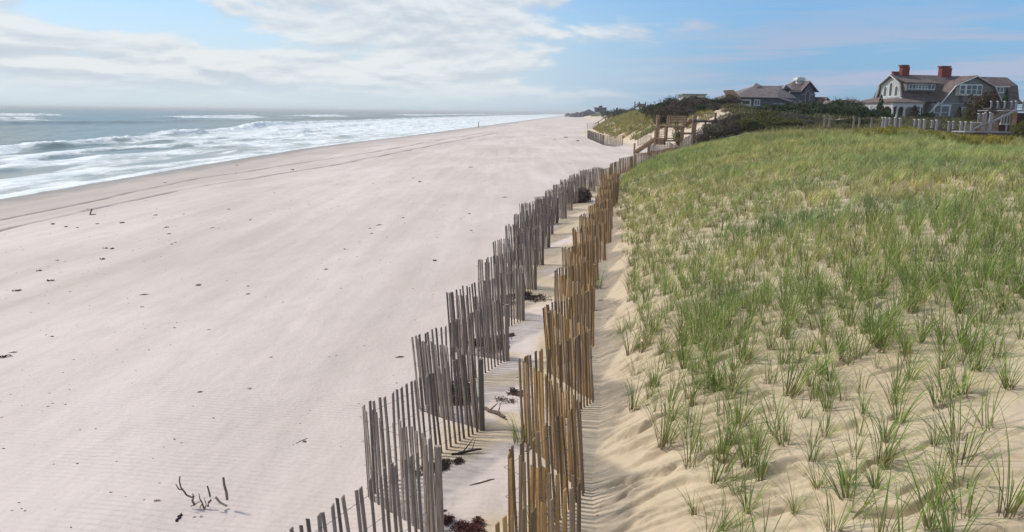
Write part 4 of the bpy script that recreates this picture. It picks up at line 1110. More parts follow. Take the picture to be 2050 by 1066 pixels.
# ------------------------------------------------------------------ wooden beach stairs with platform
def beach_stairs():
    fr = Frame('beach_stairs', 1272, 85, 0.2, 0.0); R = fr.root; tag(R, 'weathered brown wooden beach stairs with landing, bench platform and tall posts', 'stairs')
    D = M['deck_wood']
    def bx(name, px0, py0, px1, py1, v0, v1, m_=D):
        b = MB(); b.tint = rng.random(); fr.rect(b, px0, py0, px1, py1, v0, v1); return b.build(name, m_, R)
    def steps(pa, pb, n, v0, v1, name):
        a = fr.hp(*pa, v0); c = fr.hp(*pb, v0); 
        for v in (v0, v1 - .06):
            b = MB(); b.bar((a[0], v + .03, a[1]), (c[0], v + .03, c[1]), .34, .06, (0, 1, 0)); b.build('stringer', D, R)
        for k in range(n):
            t = (k + .6) / n; u = a[0] + (c[0] - a[0]) * t; w = a[1] + (c[1] - a[1]) * t
            b = MB(); b.tint = rng.random(); b.box(u - .17, u + .17, v0 - .03, v1 + .03, w + .12, w + .17); b.build('tread', D, R)
    steps((1274, 306), (1312, 281), 8, 0, 1.2, 'lower')
    bx('post', 1269, 287, 1271.5, 310, -.12, .02); bx('post', 1297, 288, 1300, 311, -.15, -.02); bx('post', 1298, 283, 1300, 300, 1.25, 1.37)
    bx('ground_beam', 1271, 306.5, 1298, 308.2, -.1, .02)
    bx('post', 1310, 272, 1311.6, 292, -.1, 0)
    # landing and second flight facing the beach
    bx('landing', 1309, 277, 1333, 279, -.4, 1.6); bx('landing_skirt', 1317, 279, 1331, 290, -.3, -.2)
    for k in range(7):
        y = 277 - k * 3.6; vv = -.1 + k * .27
        u0, w = fr.hp(1319.5 + k * .1, y, vv); u1, _ = fr.hp(1331.5 + k * .1, y, vv); b = MB(); b.tint = rng.random(); b.box(u0, u1, vv, vv + .28, w - .05, w); b.build('tread', D, R)
    for px in (1318.6, 1332.2):
        a = fr.hp(px, 279, -.1); c = fr.hp(px + .8, 252, 1.8); b = MB(); b.bar((a[0], -.1, a[1]), (c[0], 1.8, c[1]), .07, .30); b.build('stringer', D, R)
    for (px, y0, y1, v) in ((1311.5, 256, 290, -.35), (1315, 230, 290, 1.7), (1318.5, 231, 288, 1.9), (1331.5, 253, 290, -.3)):
        bx('post', px - .8, y0, px + .8, y1, v, v + .1)
    b = MB(); fr.line(b, (1312, 262), (1315.5, 240), -.3, .09, 1.8); b.build('handrail', D, R)
    # platform
    bx('deck', 1317, 251, 1376, 253, 1.6, 4.6); bx('deck_beam', 1317, 253, 1372, 256.5, 1.65, 1.73); bx('deck_beam', 1330, 253, 1376, 256, 4.4, 4.5)
    bx('post', 1363.5, 255, 1367.5, 303, 1.75, 1.98); bx('post', 1388, 230, 1391.5, 299, 2.4, 2.6); bx('post', 1386, 240, 1388.5, 292, 4.4, 4.55); bx('post', 1334, 254, 1336, 284, 4.3, 4.45)
    bx('cross_beam', 1332, 276.5, 1364, 279, 1.6, 1.7); bx('cross_beam', 1332, 280.5, 1363, 284, 1.95, 2.05, M['deck_wood']); bx('cross_beam', 1367, 265.5, 1388, 270, 2.05, 2.15)
    # bench with slatted back
    for k in range(6):
        bx('bench_back_slat', 1343.5, 232 + k * 2.15, 1375, 234.12 + k * 2.15, 1.78, 1.83, M['deck_wood'])
    bx('bench_seat', 1342, 245.4, 1373, 246.8, 1.9, 2.4, M['grey_deck'])
    for px in (1336.5, 1340, 1344, 1353.5, 1357, 1369, 1374.5): bx('bench_post', px - .7, 232 if px > 1342 or px < 1341 else 234, px + .7, 251, 1.86, 1.95)
    b = MB(); fr.line(b, (1336, 232.5), (1344, 231.5), 1.9, .08); b.build('handrail', D, R)
    # upper stairs and walkway inland
    steps((1374, 252), (1389, 240.5), 5, 2.7, 3.9, 'upper')
    bx('walkway', 1389, 240, 1436, 242, 2.4, 4.0, M['grey_deck']); bx('walkway_beam', 1389, 242, 1436, 245.8, 2.38, 2.46, M['grey_deck'])
    bx('post', 1431, 226, 1433, 262, 2.4, 2.55); bx('post', 1411, 244, 1413, 268, 2.5, 2.65)
    bx('post_cap', 1386.8, 237.5, 1391, 241.5, 2.2, 2.38, M['greywhite'])
    b = MB(); fr.line(b, (1390, 230), (1432, 227), 2.5, .07); b.build('handrail', D, R)


beach_stairs()


def far_stairs():
    fr = Frame('far_beach_stairs', 1196, 235, 0.3, 0.0); R = fr.root; tag(R, 'distant brown stair railing climbing the pale sand slope', 'stairs')
    for v in (0, 2.0):
        b = MB(); fr.line(b, (1190, 249), (1224, 228), v, .22); b.build('handrail', M['deck_wood'], R)
        b = MB(); fr.line(b, (1198, 252), (1226, 233), v, .30); b.build('stringer', M['deck_wood'], R)
    for px, y0, y1 in ((1198, 243, 256), (1212, 234, 251), (1225, 229, 245)):
        b = MB(); fr.rect(b, px - .7, y0, px + .7, y1, -.1, .2); b.build('post', M['deck_wood'], R)
    for k in range(10):
        t = (k + .5) / 10; u, w = fr.hp(1198 + 28 * t, 252 - 19 * t, 0); b = MB(); b.box(u - .25, u + .25, .1, 1.9, w, w + .1); b.build('tread', M['deck_wood'], R)
far_stairs()


def ridge_steps():
    fr = Frame('dune_top_stairs', 1262, 190, 3.0, 0.0); R = fr.root; tag(R, 'pale grey stairs and small deck on top of the yellow-green dune', 'stairs')
    for v in (0, 1.6):
        b = MB(); fr.line(b, (1262, 223), (1281, 208.5), v, .3); b.build('stringer', M['grey_deck'], R)
        b = MB(); fr.line(b, (1262, 219), (1281, 204.5), v, .14); b.build('handrail', M['grey_deck'], R)
    b = MB(); fr.rect(b, 1280, 208, 1293, 216, -.2, 3); b.build('deck', M['grey_wood'], R)
    for px in (1271, 1280.5, 1292):
        b = MB(); fr.rect(b, px - .5, 204, px + .5, 219, -.3, -.1); b.build('post', M['grey_deck'], R)
ridge_steps()

# ------------------------------------------------------------------ white-posted walkway and raised deck at the right
def white_deck():
    fr = Frame('raised_deck', 1945, 75, 2.7, 0.0); R = fr.root; tag(R, 'raised grey beach deck with white capped posts and a stair rising right', 'deck')
    G = M['greywhite']
    def bx(name, px0, py0, px1, py1, v0, v1, m_=G, par=R):
        b = MB(); b.tint = rng.random(); fr.rect(b, px0, py0, px1, py1, v0, v1); return b.build(name, m_, par)
    def post(px, y0, y1, v, w=2.0):
        w = w * .44
        o = bx('post', px - w, y0 + 2, px + w, y1, v, v + w * .1); bx('cap', px - w - .35, y0, px + w + .35, y0 + 2, v - .03, v + w * .1 + .03, M['white'], o)
    bx('lower_deck', 1932, 263, 2024, 266.5, -.05, 2.2); bx('lower_deck_beam', 1975, 266.5, 2050, 271, .05, 2.0, M['grey_deck'])
    for (px, y0, y1, v, w) in ((1934, 243.5, 262, 0, 2), (1945.5, 244, 262, 0, 2), (1960, 227, 246, 1.3, 1.7), (1970, 227, 263, 0, 1.8), (1974, 224.5, 245, 1.3, 1.8), (1983.5, 224.5, 264, 0, 2.1), (1992, 247, 264, .6, .8), (2015, 249, 264, 0, 1.5), (2027, 249, 266, 1.2, 1.3)):
        post(px, y0, y1, v, w)
    # stair: white stringers, treads, rails
    for v in (0.02, 1.5):
        b = MB(); fr.line(b, (1946, 261), (1968, 248), v, .15); b.build('stringer', G, R)
        b = MB(); fr.line(b, (1983, 246), (2032, 222.5), v, .17); b.build('stringer', G, R)
    bx('landing', 1966, 245.3, 1984, 248, -.03, 1.6)
    for k in range(5):
        t = (k + .5) / 5; u, w = fr.hp(1946 + 22 * t, 259 - 13 * t, .1); b = MB(); b.box(u - .14, u + .14, .18, 1.48, w, w + .04); b.build('tread', M['grey_deck'], R)
    for k in range(10):
        t = (k + .5) / 10; u, w = fr.hp(1984 + 48 * t, 245 - 24 * t, .1); b = MB(); b.box(u - .15, u + .15, .18, 1.48, w, w + .04); b.build('tread', M['grey_deck'], R)
    for dy in (0, 3.2, 6.4, 9.6, 12.8):
        b = MB(); fr.line(b, (1984, 227.5 + dy), (2033, 204 + dy), .06, .022); fr.line(b, (1946, 246 + dy), (1969, 230 + dy), .06, .022); b.build('rail_cable', M['grey_deck'], R)
    bx('upper_deck', 2032, 220.5, 2120, 223.5, -.05, 6); bx('upper_deck_back', 1983, 217, 2034, 219.5, 3.0, 4.2, M['grey_deck'])
    for (px, v) in ((1985, 3.0), (1998, 3.0), (2012, 3.0), (2026, 3.0)): post(px, 202.5, 218, v, 1.5)
    for px in (2035, 2049, 2072, 2095): post(px, 202, 220, 0, 1.7)
    for dy in (0, 3.5, 7, 10.5):
        b = MB(); fr.line(b, (1985, 205 + dy), (2120, 206 + dy), .1 if False else 3.1, .022); b.build('rail_cable', M['grey_deck'], R)
        b = MB(); fr.line(b, (2035, 205 + dy), (2120, 206 + dy), .08, .022); b.build('rail_cable', M['grey_deck'], R)
    # shingled wall and window under the upper deck
    w_ = bx('under_wall', 2003, 226, 2120, 268, 3.0, 6.5, M['brownwall'])
    fr.window(2004.5, 230, 2026, 250, 2.95, 4, 1, .10)
    for px in (2030, 2060): bx('pier', px - 1.5, 224, px + 1.5, 268, .3, .6, M['deck_wood'])


white_deck()


def walkway():
    fr = Frame('boardwalk', 1768, 78, 2.9, 0.0); R = fr.root; tag(R, 'grey boardwalk railing with short white-capped posts behind the goldenrod', 'boardwalk')
    P = [(1768, 235), (1774, 235), (1782, 236), (1793, 235), (1803, 237), (1832, 239), (1841, 239), (1851.5, 239), (1867, 241), (1876, 240), (1900.5, 243), (1910, 243), (1924.5, 243.5)]
    for k, (px, y0) in enumerate(P):
        v = (k * 37 % 3) * .6; b = MB(); b.tint = rng.random(); w = .75; fr.rect(b, px - w, y0 + 1.6, px + w, y0 + 22, v, v + .15); o = b.build('post', M['greywhite'], R)
        b = MB(); fr.rect(b, px - w - .4, y0, px + w + .4, y0 + 1.6, v - .04, v + .19); b.build('cap', M['white'], o)
    for dy in (2.5, 6, 9.5, 13):
        b = MB(); fr.line(b, (1768, 235 + dy), (1934, 243 + dy), .2, .02); b.build('rail_cable', M['grey_deck'], R)
    b = MB(); fr.line(b, (1768, 253), (1934, 262), .8, .15); b.build('deck_edge', M['grey_deck'], R)
walkway()


def rope_fence():
    fr = Frame('wire_fence', 1640, 76, 2.9, 0.0); R = fr.root; tag(R, 'thin grey posts strung with wire in front of the cedars', 'fence')
    for px, y0, w in ((1651, 231, 1.0), (1661, 231, 1.0), (1709.5, 234, 1.1), (1720.5, 236, 1.0), (1745, 236, .8)):
        w = w * .6; b = MB(); fr.rect(b, px - w, y0 + 1.5, px + w, y0 + 24, 0, .08); o = b.build('post', M['grey_wood'], R)
        b = MB(); fr.rect(b, px - w - .3, y0, px + w + .3, y0 + 1.5, -.04, .12); b.build('cap', M['greywhite'], o)
    for y in (237.5, 242):
        b = MB(); fr.line(b, (1640, y - 1), (1768, y), .05, .02); b.build('wire', M['grey_deck'], R)
rope_fence()

# ------------------------------------------------------------------ shrubs and trees
M['lf_dark'] = leaf_mat('dark_green_leaves', (.022, .040, .016), (.065, .10, .035))
M['lf_pine'] = leaf_mat('pine_needles', (.018, .036, .014), (.060, .095, .030), .15)
M['lf_olive'] = leaf_mat('olive_leaves', (.055, .065, .018), (.17, .165, .035))
M['lf_purple'] = leaf_mat('brown_purple_twigs', (.050, .038, .036), (.135, .105, .085))
M['lf_grey'] = leaf_mat('grey_green_leaves', (.07, .07, .05), (.17, .16, .11))
M['lf_red'] = leaf_mat('rusty_cedar', (.040, .030, .018), (.105, .075, .040), .15)


def foliage_mesh(name, mt, shape, n, leaf, seed):
    g = np.random.default_rng(seed)
    if shape == 'cone':
        t = g.uniform(0, 1, n * 3) ** .75; a = g.uniform(0, 6.283, n * 3); lob = 1 + .32 * np.sin(a * 5 + t * 23) * g.uniform(.3, 1, n * 3)
        rr = (1 - t) ** .8 * .5 * lob * (.35 + .65 * np.sqrt(g.uniform(0, 1, n * 3)))
        P = np.stack([rr * np.cos(a), rr * np.sin(a), .06 + t * .98], 1)
    else:
        nl = 9 if shape == 'bush' else 14
        cen = np.stack([g.uniform(-.34, .34, nl), g.uniform(-.34, .34, nl), g.uniform(.05, .70, nl)], 1); rad = g.uniform(.17, .30, nl)
        k = g.integers(0, nl, n * 3); d = g.normal(0, 1, (n * 3, 3)); d /= np.linalg.norm(d, axis=1)[:, None]
        P = cen[k] + d * (rad[k] * g.uniform(.5, 1.08, n * 3) ** .6)[:, None] * np.array([1.1, 1.1, .95]); P = P[P[:, 2] > .0]
    q = fbm(P[:, 0] * 7 + 50 + seed, (P[:, 1] + P[:, 2] * 1.7) * 7 + 50, seed, 2); P = P[q > .36]; q = q[q > .36]
    P = P[:n]; q = q[:n]; n = len(P)
    u = g.normal(0, 1, (n, 3)); u[:, 2] = np.abs(u[:, 2]) + .2; u /= np.linalg.norm(u, axis=1)[:, None]
    w = np.cross(u, g.normal(0, 1, (n, 3))); w /= np.linalg.norm(w, axis=1)[:, None]
    L_ = leaf * g.uniform(.6, 1.3, n)[:, None]; Wd = L_ * .42
    V = np.stack([P - u * L_ * .5, P + w * Wd, P + u * L_ * .5, P - w * Wd], 1).reshape(-1, 3)
    Fc = np.arange(n * 4).reshape(-1, 4)
    tint = np.clip((q - .36) * 2.0 + g.uniform(-.25, .45, n), 0, 1).repeat(4)
    return np_mesh(name, V, Fc, mt, False, {'tint': tint})


def stem_mesh(name, shape, seed, top=1.0):
    r_ = random.Random(seed); b = MB()
    if shape == 'cone': b.tube([(0, 0, -.15), (.01, 0, .5), (0, .01, .98)], [.035, .022, .006], 6)
    else:
        for k in range(11):
            a = r_.uniform(0, 6.28); x = math.cos(a); y = math.sin(a); s_ = r_.uniform(.15, .42); h = r_.uniform(.5, 1.04) * top
            p1 = (x * s_ * .5, y * s_ * .5, h * .5); p2 = (x * s_, y * s_, h)
            b.tube([(x * .04, y * .04, -.12), p1, p2], [.012, .008, .003], 4)
            for j in range(3):
                q = r_.uniform(.5, .95); c = Vector(p1).lerp(Vector(p2), q); b.tube([c, c + Vector((r_.uniform(-.12, .12), r_.uniform(-.12, .12), r_.uniform(.06, .18)))], [.006, .003], 3)
    return b.mesh(name, M['bark'])


KIND = {}
for kn, mk, shape, n, leaf in (('dark', 'lf_dark', 'bush', 2600, .060), ('olive', 'lf_olive', 'bush', 2800, .052), ('purple', 'lf_purple', 'bush', 2600, .055), ('grey', 'lf_grey', 'bush', 2200, .05),
                               ('pine', 'lf_pine', 'lumpy', 3200, .060), ('cedar', 'lf_pine', 'cone', 2600, .060), ('red', 'lf_red', 'cone', 2600, .055), ('rusty', 'lf_red', 'lumpy', 3400, .05)):
    KIND[kn] = [(foliage_mesh('foliage', M[mk], shape, n, leaf, 100 + i * 7 + len(kn)), stem_mesh('trunk' if shape == 'cone' else 'stem', shape, 300 + i * 3 + len(kn))) for i in range(3)]
srg = random.Random(21)
ORD = ['first', 'second', 'third', 'fourth', 'fifth', 'sixth', 'seventh', 'eighth', 'ninth', 'tenth', 'eleventh', 'twelfth', 'thirteenth', 'fourteenth', 'fifteenth', 'sixteenth']


def nth(px, k, rows): return ORD[sorted(r_[0] for r_ in rows if len(r_) < 5 or r_[4] == k).index(px)]


def plant(kind, px, Y, wpx, top, label, cat, name, group=None, dz=0.0):
    x = float(at_y(px, top + 15, Y)[0]); z = hz(x, Y); S = Y * 1.02 / F
    o = empty(name, (x, Y, z + dz)); tag(o, label, cat, group)
    fm, sm = KIND[kind][srg.randrange(3)]
    sw, sh = wpx * S * (1.25 if kind not in ('cedar', 'red') else 1), max((float(at_y(px, top, Y)[2]) - z) * 1.10, .6)
    o.scale = (sw, sw * .95, sh); o.rotation_euler = (0, 0, srg.uniform(0, 6.28))
    a = part('foliage', fm, o); c = part('trunk' if kind in ('cedar', 'red') else 'stem', sm, o)
    return o


words = {'dark': 'dark green', 'purple': 'purple-brown twiggy', 'olive': 'olive-yellow', 'grey': 'grey-green', 'pine': 'dark pine-like'}
# ridge of shrubs behind the stairs
RID = ((1296, 150, 26, 214, 'dark'), (1308, 132, 30, 208, 'purple'), (1318, 140, 30, 203, 'dark'), (1331, 128, 34, 199, 'dark'), (1345, 122, 36, 198, 'purple'), (1350, 138, 34, 194, 'dark'), (1364, 126, 40, 195, 'dark'),
                       (1378, 120, 36, 197, 'purple'), (1384, 138, 36, 192, 'dark'), (1398, 128, 40, 195, 'dark'), (1410, 119, 40, 198, 'purple'), (1423, 130, 38, 196, 'purple'), (1432, 120, 40, 198, 'dark'), (1447, 126, 38, 195, 'purple'), (1460, 119, 38, 193, 'purple'), (1462, 138, 30, 188, 'dark'),
                       (1335, 114, 34, 212, 'purple'), (1360, 112, 38, 210, 'purple'), (1386, 112, 40, 210, 'purple'), (1412, 112, 40, 209, 'dark'), (1440, 110, 40, 208, 'purple'),
       (1473, 124, 40, 214, 'dark'), (1488, 118, 44, 221, 'purple'), (1506, 122, 44, 220, 'dark'), (1522, 118, 46, 219, 'purple'), (1480, 108, 44, 228, 'dark'), (1535, 104, 44, 226, 'dark'))
for px, Y, w, h, k in RID:
    plant(k, px, Y, w, h, words[k] + ' shrub on the ridge behind the stairs, ' + nth(px, k, RID) + ' of its colour from the left', 'shrub', 'shrub', 'shrubs on the ridge behind the stairs')
# thicket between the stairs and the near dune
THK = ((1408, 83, 28, 262, 'purple'), (1420, 86, 38, 250, 'purple'), (1432, 84, 40, 243, 'grey'), (1442, 90, 44, 236, 'purple'), (1456, 86, 46, 232, 'purple'), (1470, 92, 46, 228, 'purple'), (1476, 86, 46, 234, 'olive'), (1404, 86, 26, 272, 'olive'),
                       (1492, 92, 52, 224, 'olive'), (1500, 86, 52, 232, 'olive'), (1515, 94, 56, 221, 'olive'), (1525, 88, 56, 230, 'olive'), (1542, 94, 56, 218, 'olive'), (1552, 88, 54, 232, 'olive'), (1568, 94, 52, 222, 'grey'), (1578, 86, 50, 238, 'olive'),
                       (1592, 92, 48, 228, 'grey'), (1608, 88, 50, 238, 'grey'), (1626, 92, 50, 232, 'grey'), (1642, 86, 40, 240, 'grey'), (1660, 90, 44, 240, 'grey'), (1684, 88, 44, 238, 'dark'), (1706, 88, 46, 236, 'dark'), (1730, 88, 44, 236, 'dark'))
for px, Y, w, h, k in THK:
    plant(k, px, Y, w, h, words[k] + ' shrub in the low thicket right of the stairs, ' + nth(px, k, THK) + ' from the left', 'shrub', 'shrub', 'shrubs of the thicket right of the stairs')
PIN = ((1532, 108, 34, 213), (1552, 112, 40, 207), (1572, 106, 44, 208), (1592, 110, 44, 204), (1612, 106, 46, 206), (1632, 112, 44, 200), (1650, 107, 46, 203), (1668, 112, 40, 200), (1690, 108, 40, 197), (1706, 112, 34, 198), (1601, 98, 46, 215), (1641, 98, 46, 212), (1681, 98, 46, 210), (1712, 100, 40, 208))
for px, Y, w, h in PIN:
    plant('pine', px, Y, w, h, 'dark green pine between the two big houses, ' + nth(px, None, PIN) + ' from the left', 'tree', 'pine_tree', 'pines between the two big houses')
plant('pine', 1738, 108, 44, 219, 'broad dark pine in front of the porch', 'tree', 'pine_tree')
plant('pine', 1757, 105, 40, 214, 'dark pine beside the white porch columns, the tallest there', 'tree', 'pine_tree')
plant('cedar', 1763, 110, 22, 197, 'thin dark cedar spire before the balcony', 'tree', 'cedar_tree')
plant('rusty', 1970, 98, 46, 180, 'tall rusty brown cedar in front of the cross gable', 'tree', 'cedar_tree')
plant('cedar', 1986, 104, 26, 188, 'dark green cedar just right of the rusty cedar', 'tree', 'cedar_tree')
plant('red', 1919, 104, 20, 217, 'small rusty cedar by the french windows', 'tree', 'cedar_tree')
plant('olive', 1946, 100, 26, 210, 'rounded olive bush left of the rusty cedar', 'shrub', 'shrub')
plant('cedar', 2013, 112, 22, 186, 'dark cedar behind the upper deck posts', 'tree', 'cedar_tree')
plant('red', 1830, 112, 34, 215, 'reddish shrub in front of the porch', 'shrub', 'shrub')
plant('dark', 1858, 108, 22, 224, 'small dark bush at the corner of the porch', 'shrub', 'shrub')
plant('dark', 1895, 106, 26, 232, 'low dark bush under the french windows', 'shrub', 'shrub')
plant('olive', 2044, 72, 34, 240, 'bright green bush under the raised deck', 'shrub', 'shrub')
plant('olive', 1360, 92, 20, 254, 'small yellow-green bush on the sand behind the bench', 'shrub', 'shrub')
for k, (px, Y, w, h) in enumerate(((1235, 420, 30, 219), (1250, 400, 30, 218), (1262, 380, 26, 217), (1220, 440, 30, 221))):
    plant('dark', px, Y, w, h, 'distant dark bush right of the flat pavilion, ' + ('second from left', 'third from left', 'rightmost', 'leftmost')[k], 'shrub', 'shrub', 'distant bushes on the dune')
for px, hh in ((1229, 14), (1235, 13)):
    x = float(at_y(px, 225, 330)[0]); z = hz(x, 330); b = MB(); t_ = at_y(px, 218 - (px - 1229) * .3, 330)[2]; b.tube([(0, 0, -1), (0, 0, float(t_) - z)], [.5 if px > 1230 else .25, .45 if px > 1230 else .2], 6)
    o = b.build('utility_post', M['dark']); o.location = (x, 330, z); tag(o, 'thick dark distant post on the dune' if px > 1230 else 'thin dark distant post on the dune', 'post')

# ------------------------------------------------------------------ things lying on the beach
def pmark():
    b = MB(); base = gp(958, 256); top = at_y(958.6, 243.8, base.y)[2] - base.z
    b.tube([(0, 0, -.3), (.03, 0, float(top))], [.17, .15], 8); o = b.build('wooden_post', M['drift']); o.location = base; tag(o, 'lone dark wooden post standing near the water line', 'post')
pmark()


def twigs():
    base = gp(405, 1020); Y0 = base.y; root = empty('driftwood_branch', base); tag(root, 'half-buried forked driftwood branch sticking out of rippled sand', 'driftwood')
    def pt(px, py, dy=0.0):
        q = at_y(px, py, Y0 + dy); return Vector((float(q[0]), Y0 + dy, float(q[2]))) - base
    def br(pts, r0, r1, m_=M['drift'], dy=0.0, nm='branch'):
        b = MB(); b.tint = rng.random(); P = [pt(*p, dy + .01 * i) for i, p in enumerate(pts)]; n = len(P)
        b.tube(P, [r0 + (r1 - r0) * i / (n - 1) for i in range(n)], 7); b.build(nm, m_, root)
    br([(390, 1012), (385, 1003), (388, 994), (383, 996), (374, 992), (369, 985), (362, 976), (359, 964), (360, 954)], .013, .007)
    br([(366, 981), (358, 980), (352, 970)], .010, .005); br([(387, 998), (386, 988)], .009, .004)
    br([(421, 995), (418, 983), (415, 973)], .011, .008); br([(455, 1001), (453, 985), (449, 972), (447, 956)], .016, .013)
    br([(409, 1020), (405, 1008), (400, 999), (398, 988)], .010, .004); br([(410, 1020), (413, 1010), (408, 996)], .007, .003); br([(400, 1018), (404, 1010)], .006, .006)
    br([(416, 1014), (418, 1006), (423, 1001)], .016, .010, M['red_weed']); br([(431, 995), (440, 1006), (455, 1014)], .014, .012, M['pale_drift'])
    br([(382, 1014), (396, 1007), (404, 1003)], .008, .005, M['pale_drift'])
twigs()


def log_piece(name, p0, p1, r, label, m_='drift', cat='driftwood', group=None, fork=False, h=.0):
    a = gp(*p0); b_ = gp(*p1); b = MB(); b.tint = rng.random(); L_ = (b_ - a); n = 6; P = []; rr = []
    for k in range(n + 1):
        t = k / n; q = a + L_ * t; z = hz(q.x, q.y) + r * .5 + h * t; P.append(Vector((q.x, q.y, z)) - a + Vector((rng.gauss(0, r * .35), rng.gauss(0, r * .35), rng.gauss(0, r * .2)))); rr.append(r * (.55 + .6 * math.sin(math.pi * (t * .8 + .15))) * rng.uniform(.85, 1.15))
    b.tube(P, rr, 7)
    if fork:
        c = P[2]; b.tube([c, c + L_ * .18 + Vector((.02, .03, .10)), c + L_ * .30 + Vector((.03, .08, .16))], [r * .5, r * .35, r * .12], 5); c = P[4]; b.tube([c, c + Vector((L_.x * .1, .10, .12))], [r * .4, r * .12], 5)
    o = b.build(name, M[m_]); o.location = a; tag(o, label, cat, group); return o


log_piece('driftwood', (353, 1046), (364, 1030), .014, 'short dark stick lying just below the driftwood branch', 'dark')
log_piece('driftwood', (309, 1004), (322, 1003), .012, 'small pale brown stick at the far end of the sand ridge left of the branch', 'pale_drift')
log_piece('driftwood', (592, 889), (615, 879), .005, 'thin curved twig on open sand left of the grey fence')
log_piece('driftwood', (965, 818), (1012, 842), .028, 'forked grey driftwood log between the two fences', fork=True, h=.03)
log_piece('driftwood', (1040, 603), (1070, 600), .06, 'flat black driftwood chunk beyond the grey fence', 'dark')
log_piece('driftwood', (1004, 677), (1030, 672), .045, 'dark weathered stick behind the grey fence', 'drift')
log_piece('driftwood', (905, 912), (965, 908), .018, 'tangled dark branch lying between the fences', 'dark', fork=True, h=.05)
log_piece('driftwood', (1050, 905), (1075, 893), .01, 'thin stick beside the green tuft between fences')
log_piece('driftwood', (940, 972), (990, 960), .008, 'thin sunken twig on the white drift between the fences')


def heap(name, px, py, w, h, n, label, m_='weed', leaf=.05, cat='seaweed', group=None):
    """a heap of tangled dry weed: many short strands"""
    c = gp(px, py); r_ = random.Random(px * 7 + py); b = MB()
    for k in range(n):
        if k == 0: cl = [(r_.gauss(0, w * .26), r_.gauss(0, w * .20), r_.uniform(.5, 1)) for _ in range(6)]
        q_ = cl[r_.randrange(6)]; x = q_[0] + r_.gauss(0, w * .11 * q_[2]); y = q_[1] + r_.gauss(0, w * .09 * q_[2]); rr = min(math.hypot((x - q_[0]) / (w * .25), (y - q_[1]) / (w * .2)), 1)
        z = hz(c.x + x, c.y + y) - c.z + h * (1 - rr * rr) * r_.random(); b.tint = r_.random()
        d = Vector((r_.gauss(0, 1), r_.gauss(0, 1), r_.gauss(0, .7))).normalized() * leaf * r_.uniform(.6, 1.6); p = Vector((x, y, z + .01)); q = p + d * .5 + Vector((r_.gauss(0, .3), r_.gauss(0, .3), .2)) * leaf * .5
        b.tube([p - d * .5, q, p + d], [leaf * .12, leaf * .15, leaf * .07], 3, cap=False)
    o = b.build(name, M[m_]); o.location = c; tag(o, label, cat, group); return o


heap('seaweed_heap', 925, 1060, .50, .07, 1300, 'red seaweed heap beside the grey fence at the bottom edge', 'red_weed', .026)
heap('seaweed_heap', 893, 935, .42, .05, 800, 'dark seaweed heap on the sand by the first fence corner', 'weed', .028)
heap('seaweed_heap', 860, 940, .36, .05, 500, 'dark seaweed caught inside the nearest bend of the grey fence', 'weed', .028)
heap('seaweed_heap', 912, 800, .85, .30, 1500, 'big brown seaweed mound behind the second grey fence panel', 'weed', .045)
heap('seaweed_heap', 965, 690, 1.0, .14, 700, 'long brown seaweed heap behind the third grey fence panel', 'weed', .05)
heap('seaweed_heap', 1018, 604, 1.4, .12, 500, 'flat dark seaweed patch behind the fourth fence panel', 'weed', .06)
heap('brush_heap', 1139, 408, 1.2, .7, 800, 'tangled dead brush piled between the fences far along', 'drift', .16, 'brush')
heap('seaweed_heap', 1010, 800, .55, .04, 160, 'scattered dry weed on the white drift', 'drift', .03)
heap('seaweed_heap', 1035, 790, .40, .05, 110, 'small grey weed scrap near the golden fence', 'drift', .06)
heap('seaweed_heap', 1168, 700, .01, .01, 2, 'wisp of dry weed at the golden fence foot', 'drift', .06)

scraps = [((500, 779), .10, 'small black lump on the smooth sand, alone', 'dark'), ((285, 616), .14, 'dark clump of weed in the middle of the open beach', 'weed'), ((105, 450), .45, 'dark flat driftwood below the tyre tracks, leftmost', 'drift'),
          ((132, 455), .35, 'brown weed scrap just right of the flat driftwood', 'weed'), ((245, 447), .5, 'dark stick lying under the upright stick', 'drift'), ((195, 449), .3, 'small weed scrap between two dark sticks', 'weed'), ((155, 457), .25, 'faint weed scrap under the tyre tracks', 'weed'),
          ((212, 498), .3, 'dark weed clump left of centre of the dotted weed line', 'weed'), ((225, 499), .35, 'dark weed clump touching another in the weed line', 'weed'), ((206, 520), .35, 'dark weed clump below the pair in the weed line', 'weed'), ((100, 563), .35, 'weed clump in the lower left weed line', 'weed'),
          ((33, 583), .40, 'flat weed strip near the left edge', 'weed'), ((9, 716), .35, 'ragged dark weed at the left edge of the beach', 'weed'), ((79, 543), .3, 'small brown weed clump near the yellowish sand', 'weed'), ((398, 572), .3, 'weed clump in the middle of the beach', 'weed'),
          ((457, 420), .3, 'weed scrap alone below the tyre tracks', 'weed'), ((310, 432), .35, 'weed scrap right of the upright stick', 'weed'), ((335, 456), .35, 'weed clump near the dotted scatter', 'weed'), ((840, 365), .55, 'dark weed clump by the small fence-side scatter', 'weed'), ((475, 332), .5, 'dark lump close to the water line', 'weed'),
          ((585, 341), .8, 'dark weed on the tyre tracks', 'weed'), ((330, 367), .4, 'small dark lump above the tyre tracks', 'weed'), ((1133, 276), 1.6, 'dark flat driftwood far along the beach near the dune', 'dark'), ((1157, 283), 1.2, 'dark weed clump in front of the far grey fence', 'weed'), ((1348, 291), .9, 'dark stone-like lump under the wooden platform', 'dark'),
          ((1345, 248), .0, '', ''), ((870, 523), .3, 'faint weed clump left of the zigzag fence', 'weed'), ((690, 500), .2, 'tiny weed scrap on the open beach', 'weed'), ((840, 364), .0, '', '')]
for (q, w, lab, m_) in scraps:
    w = w * .44
    if w: heap('seaweed_scrap', q[0], q[1], w, w * .16, 60, lab, m_, w * .20)
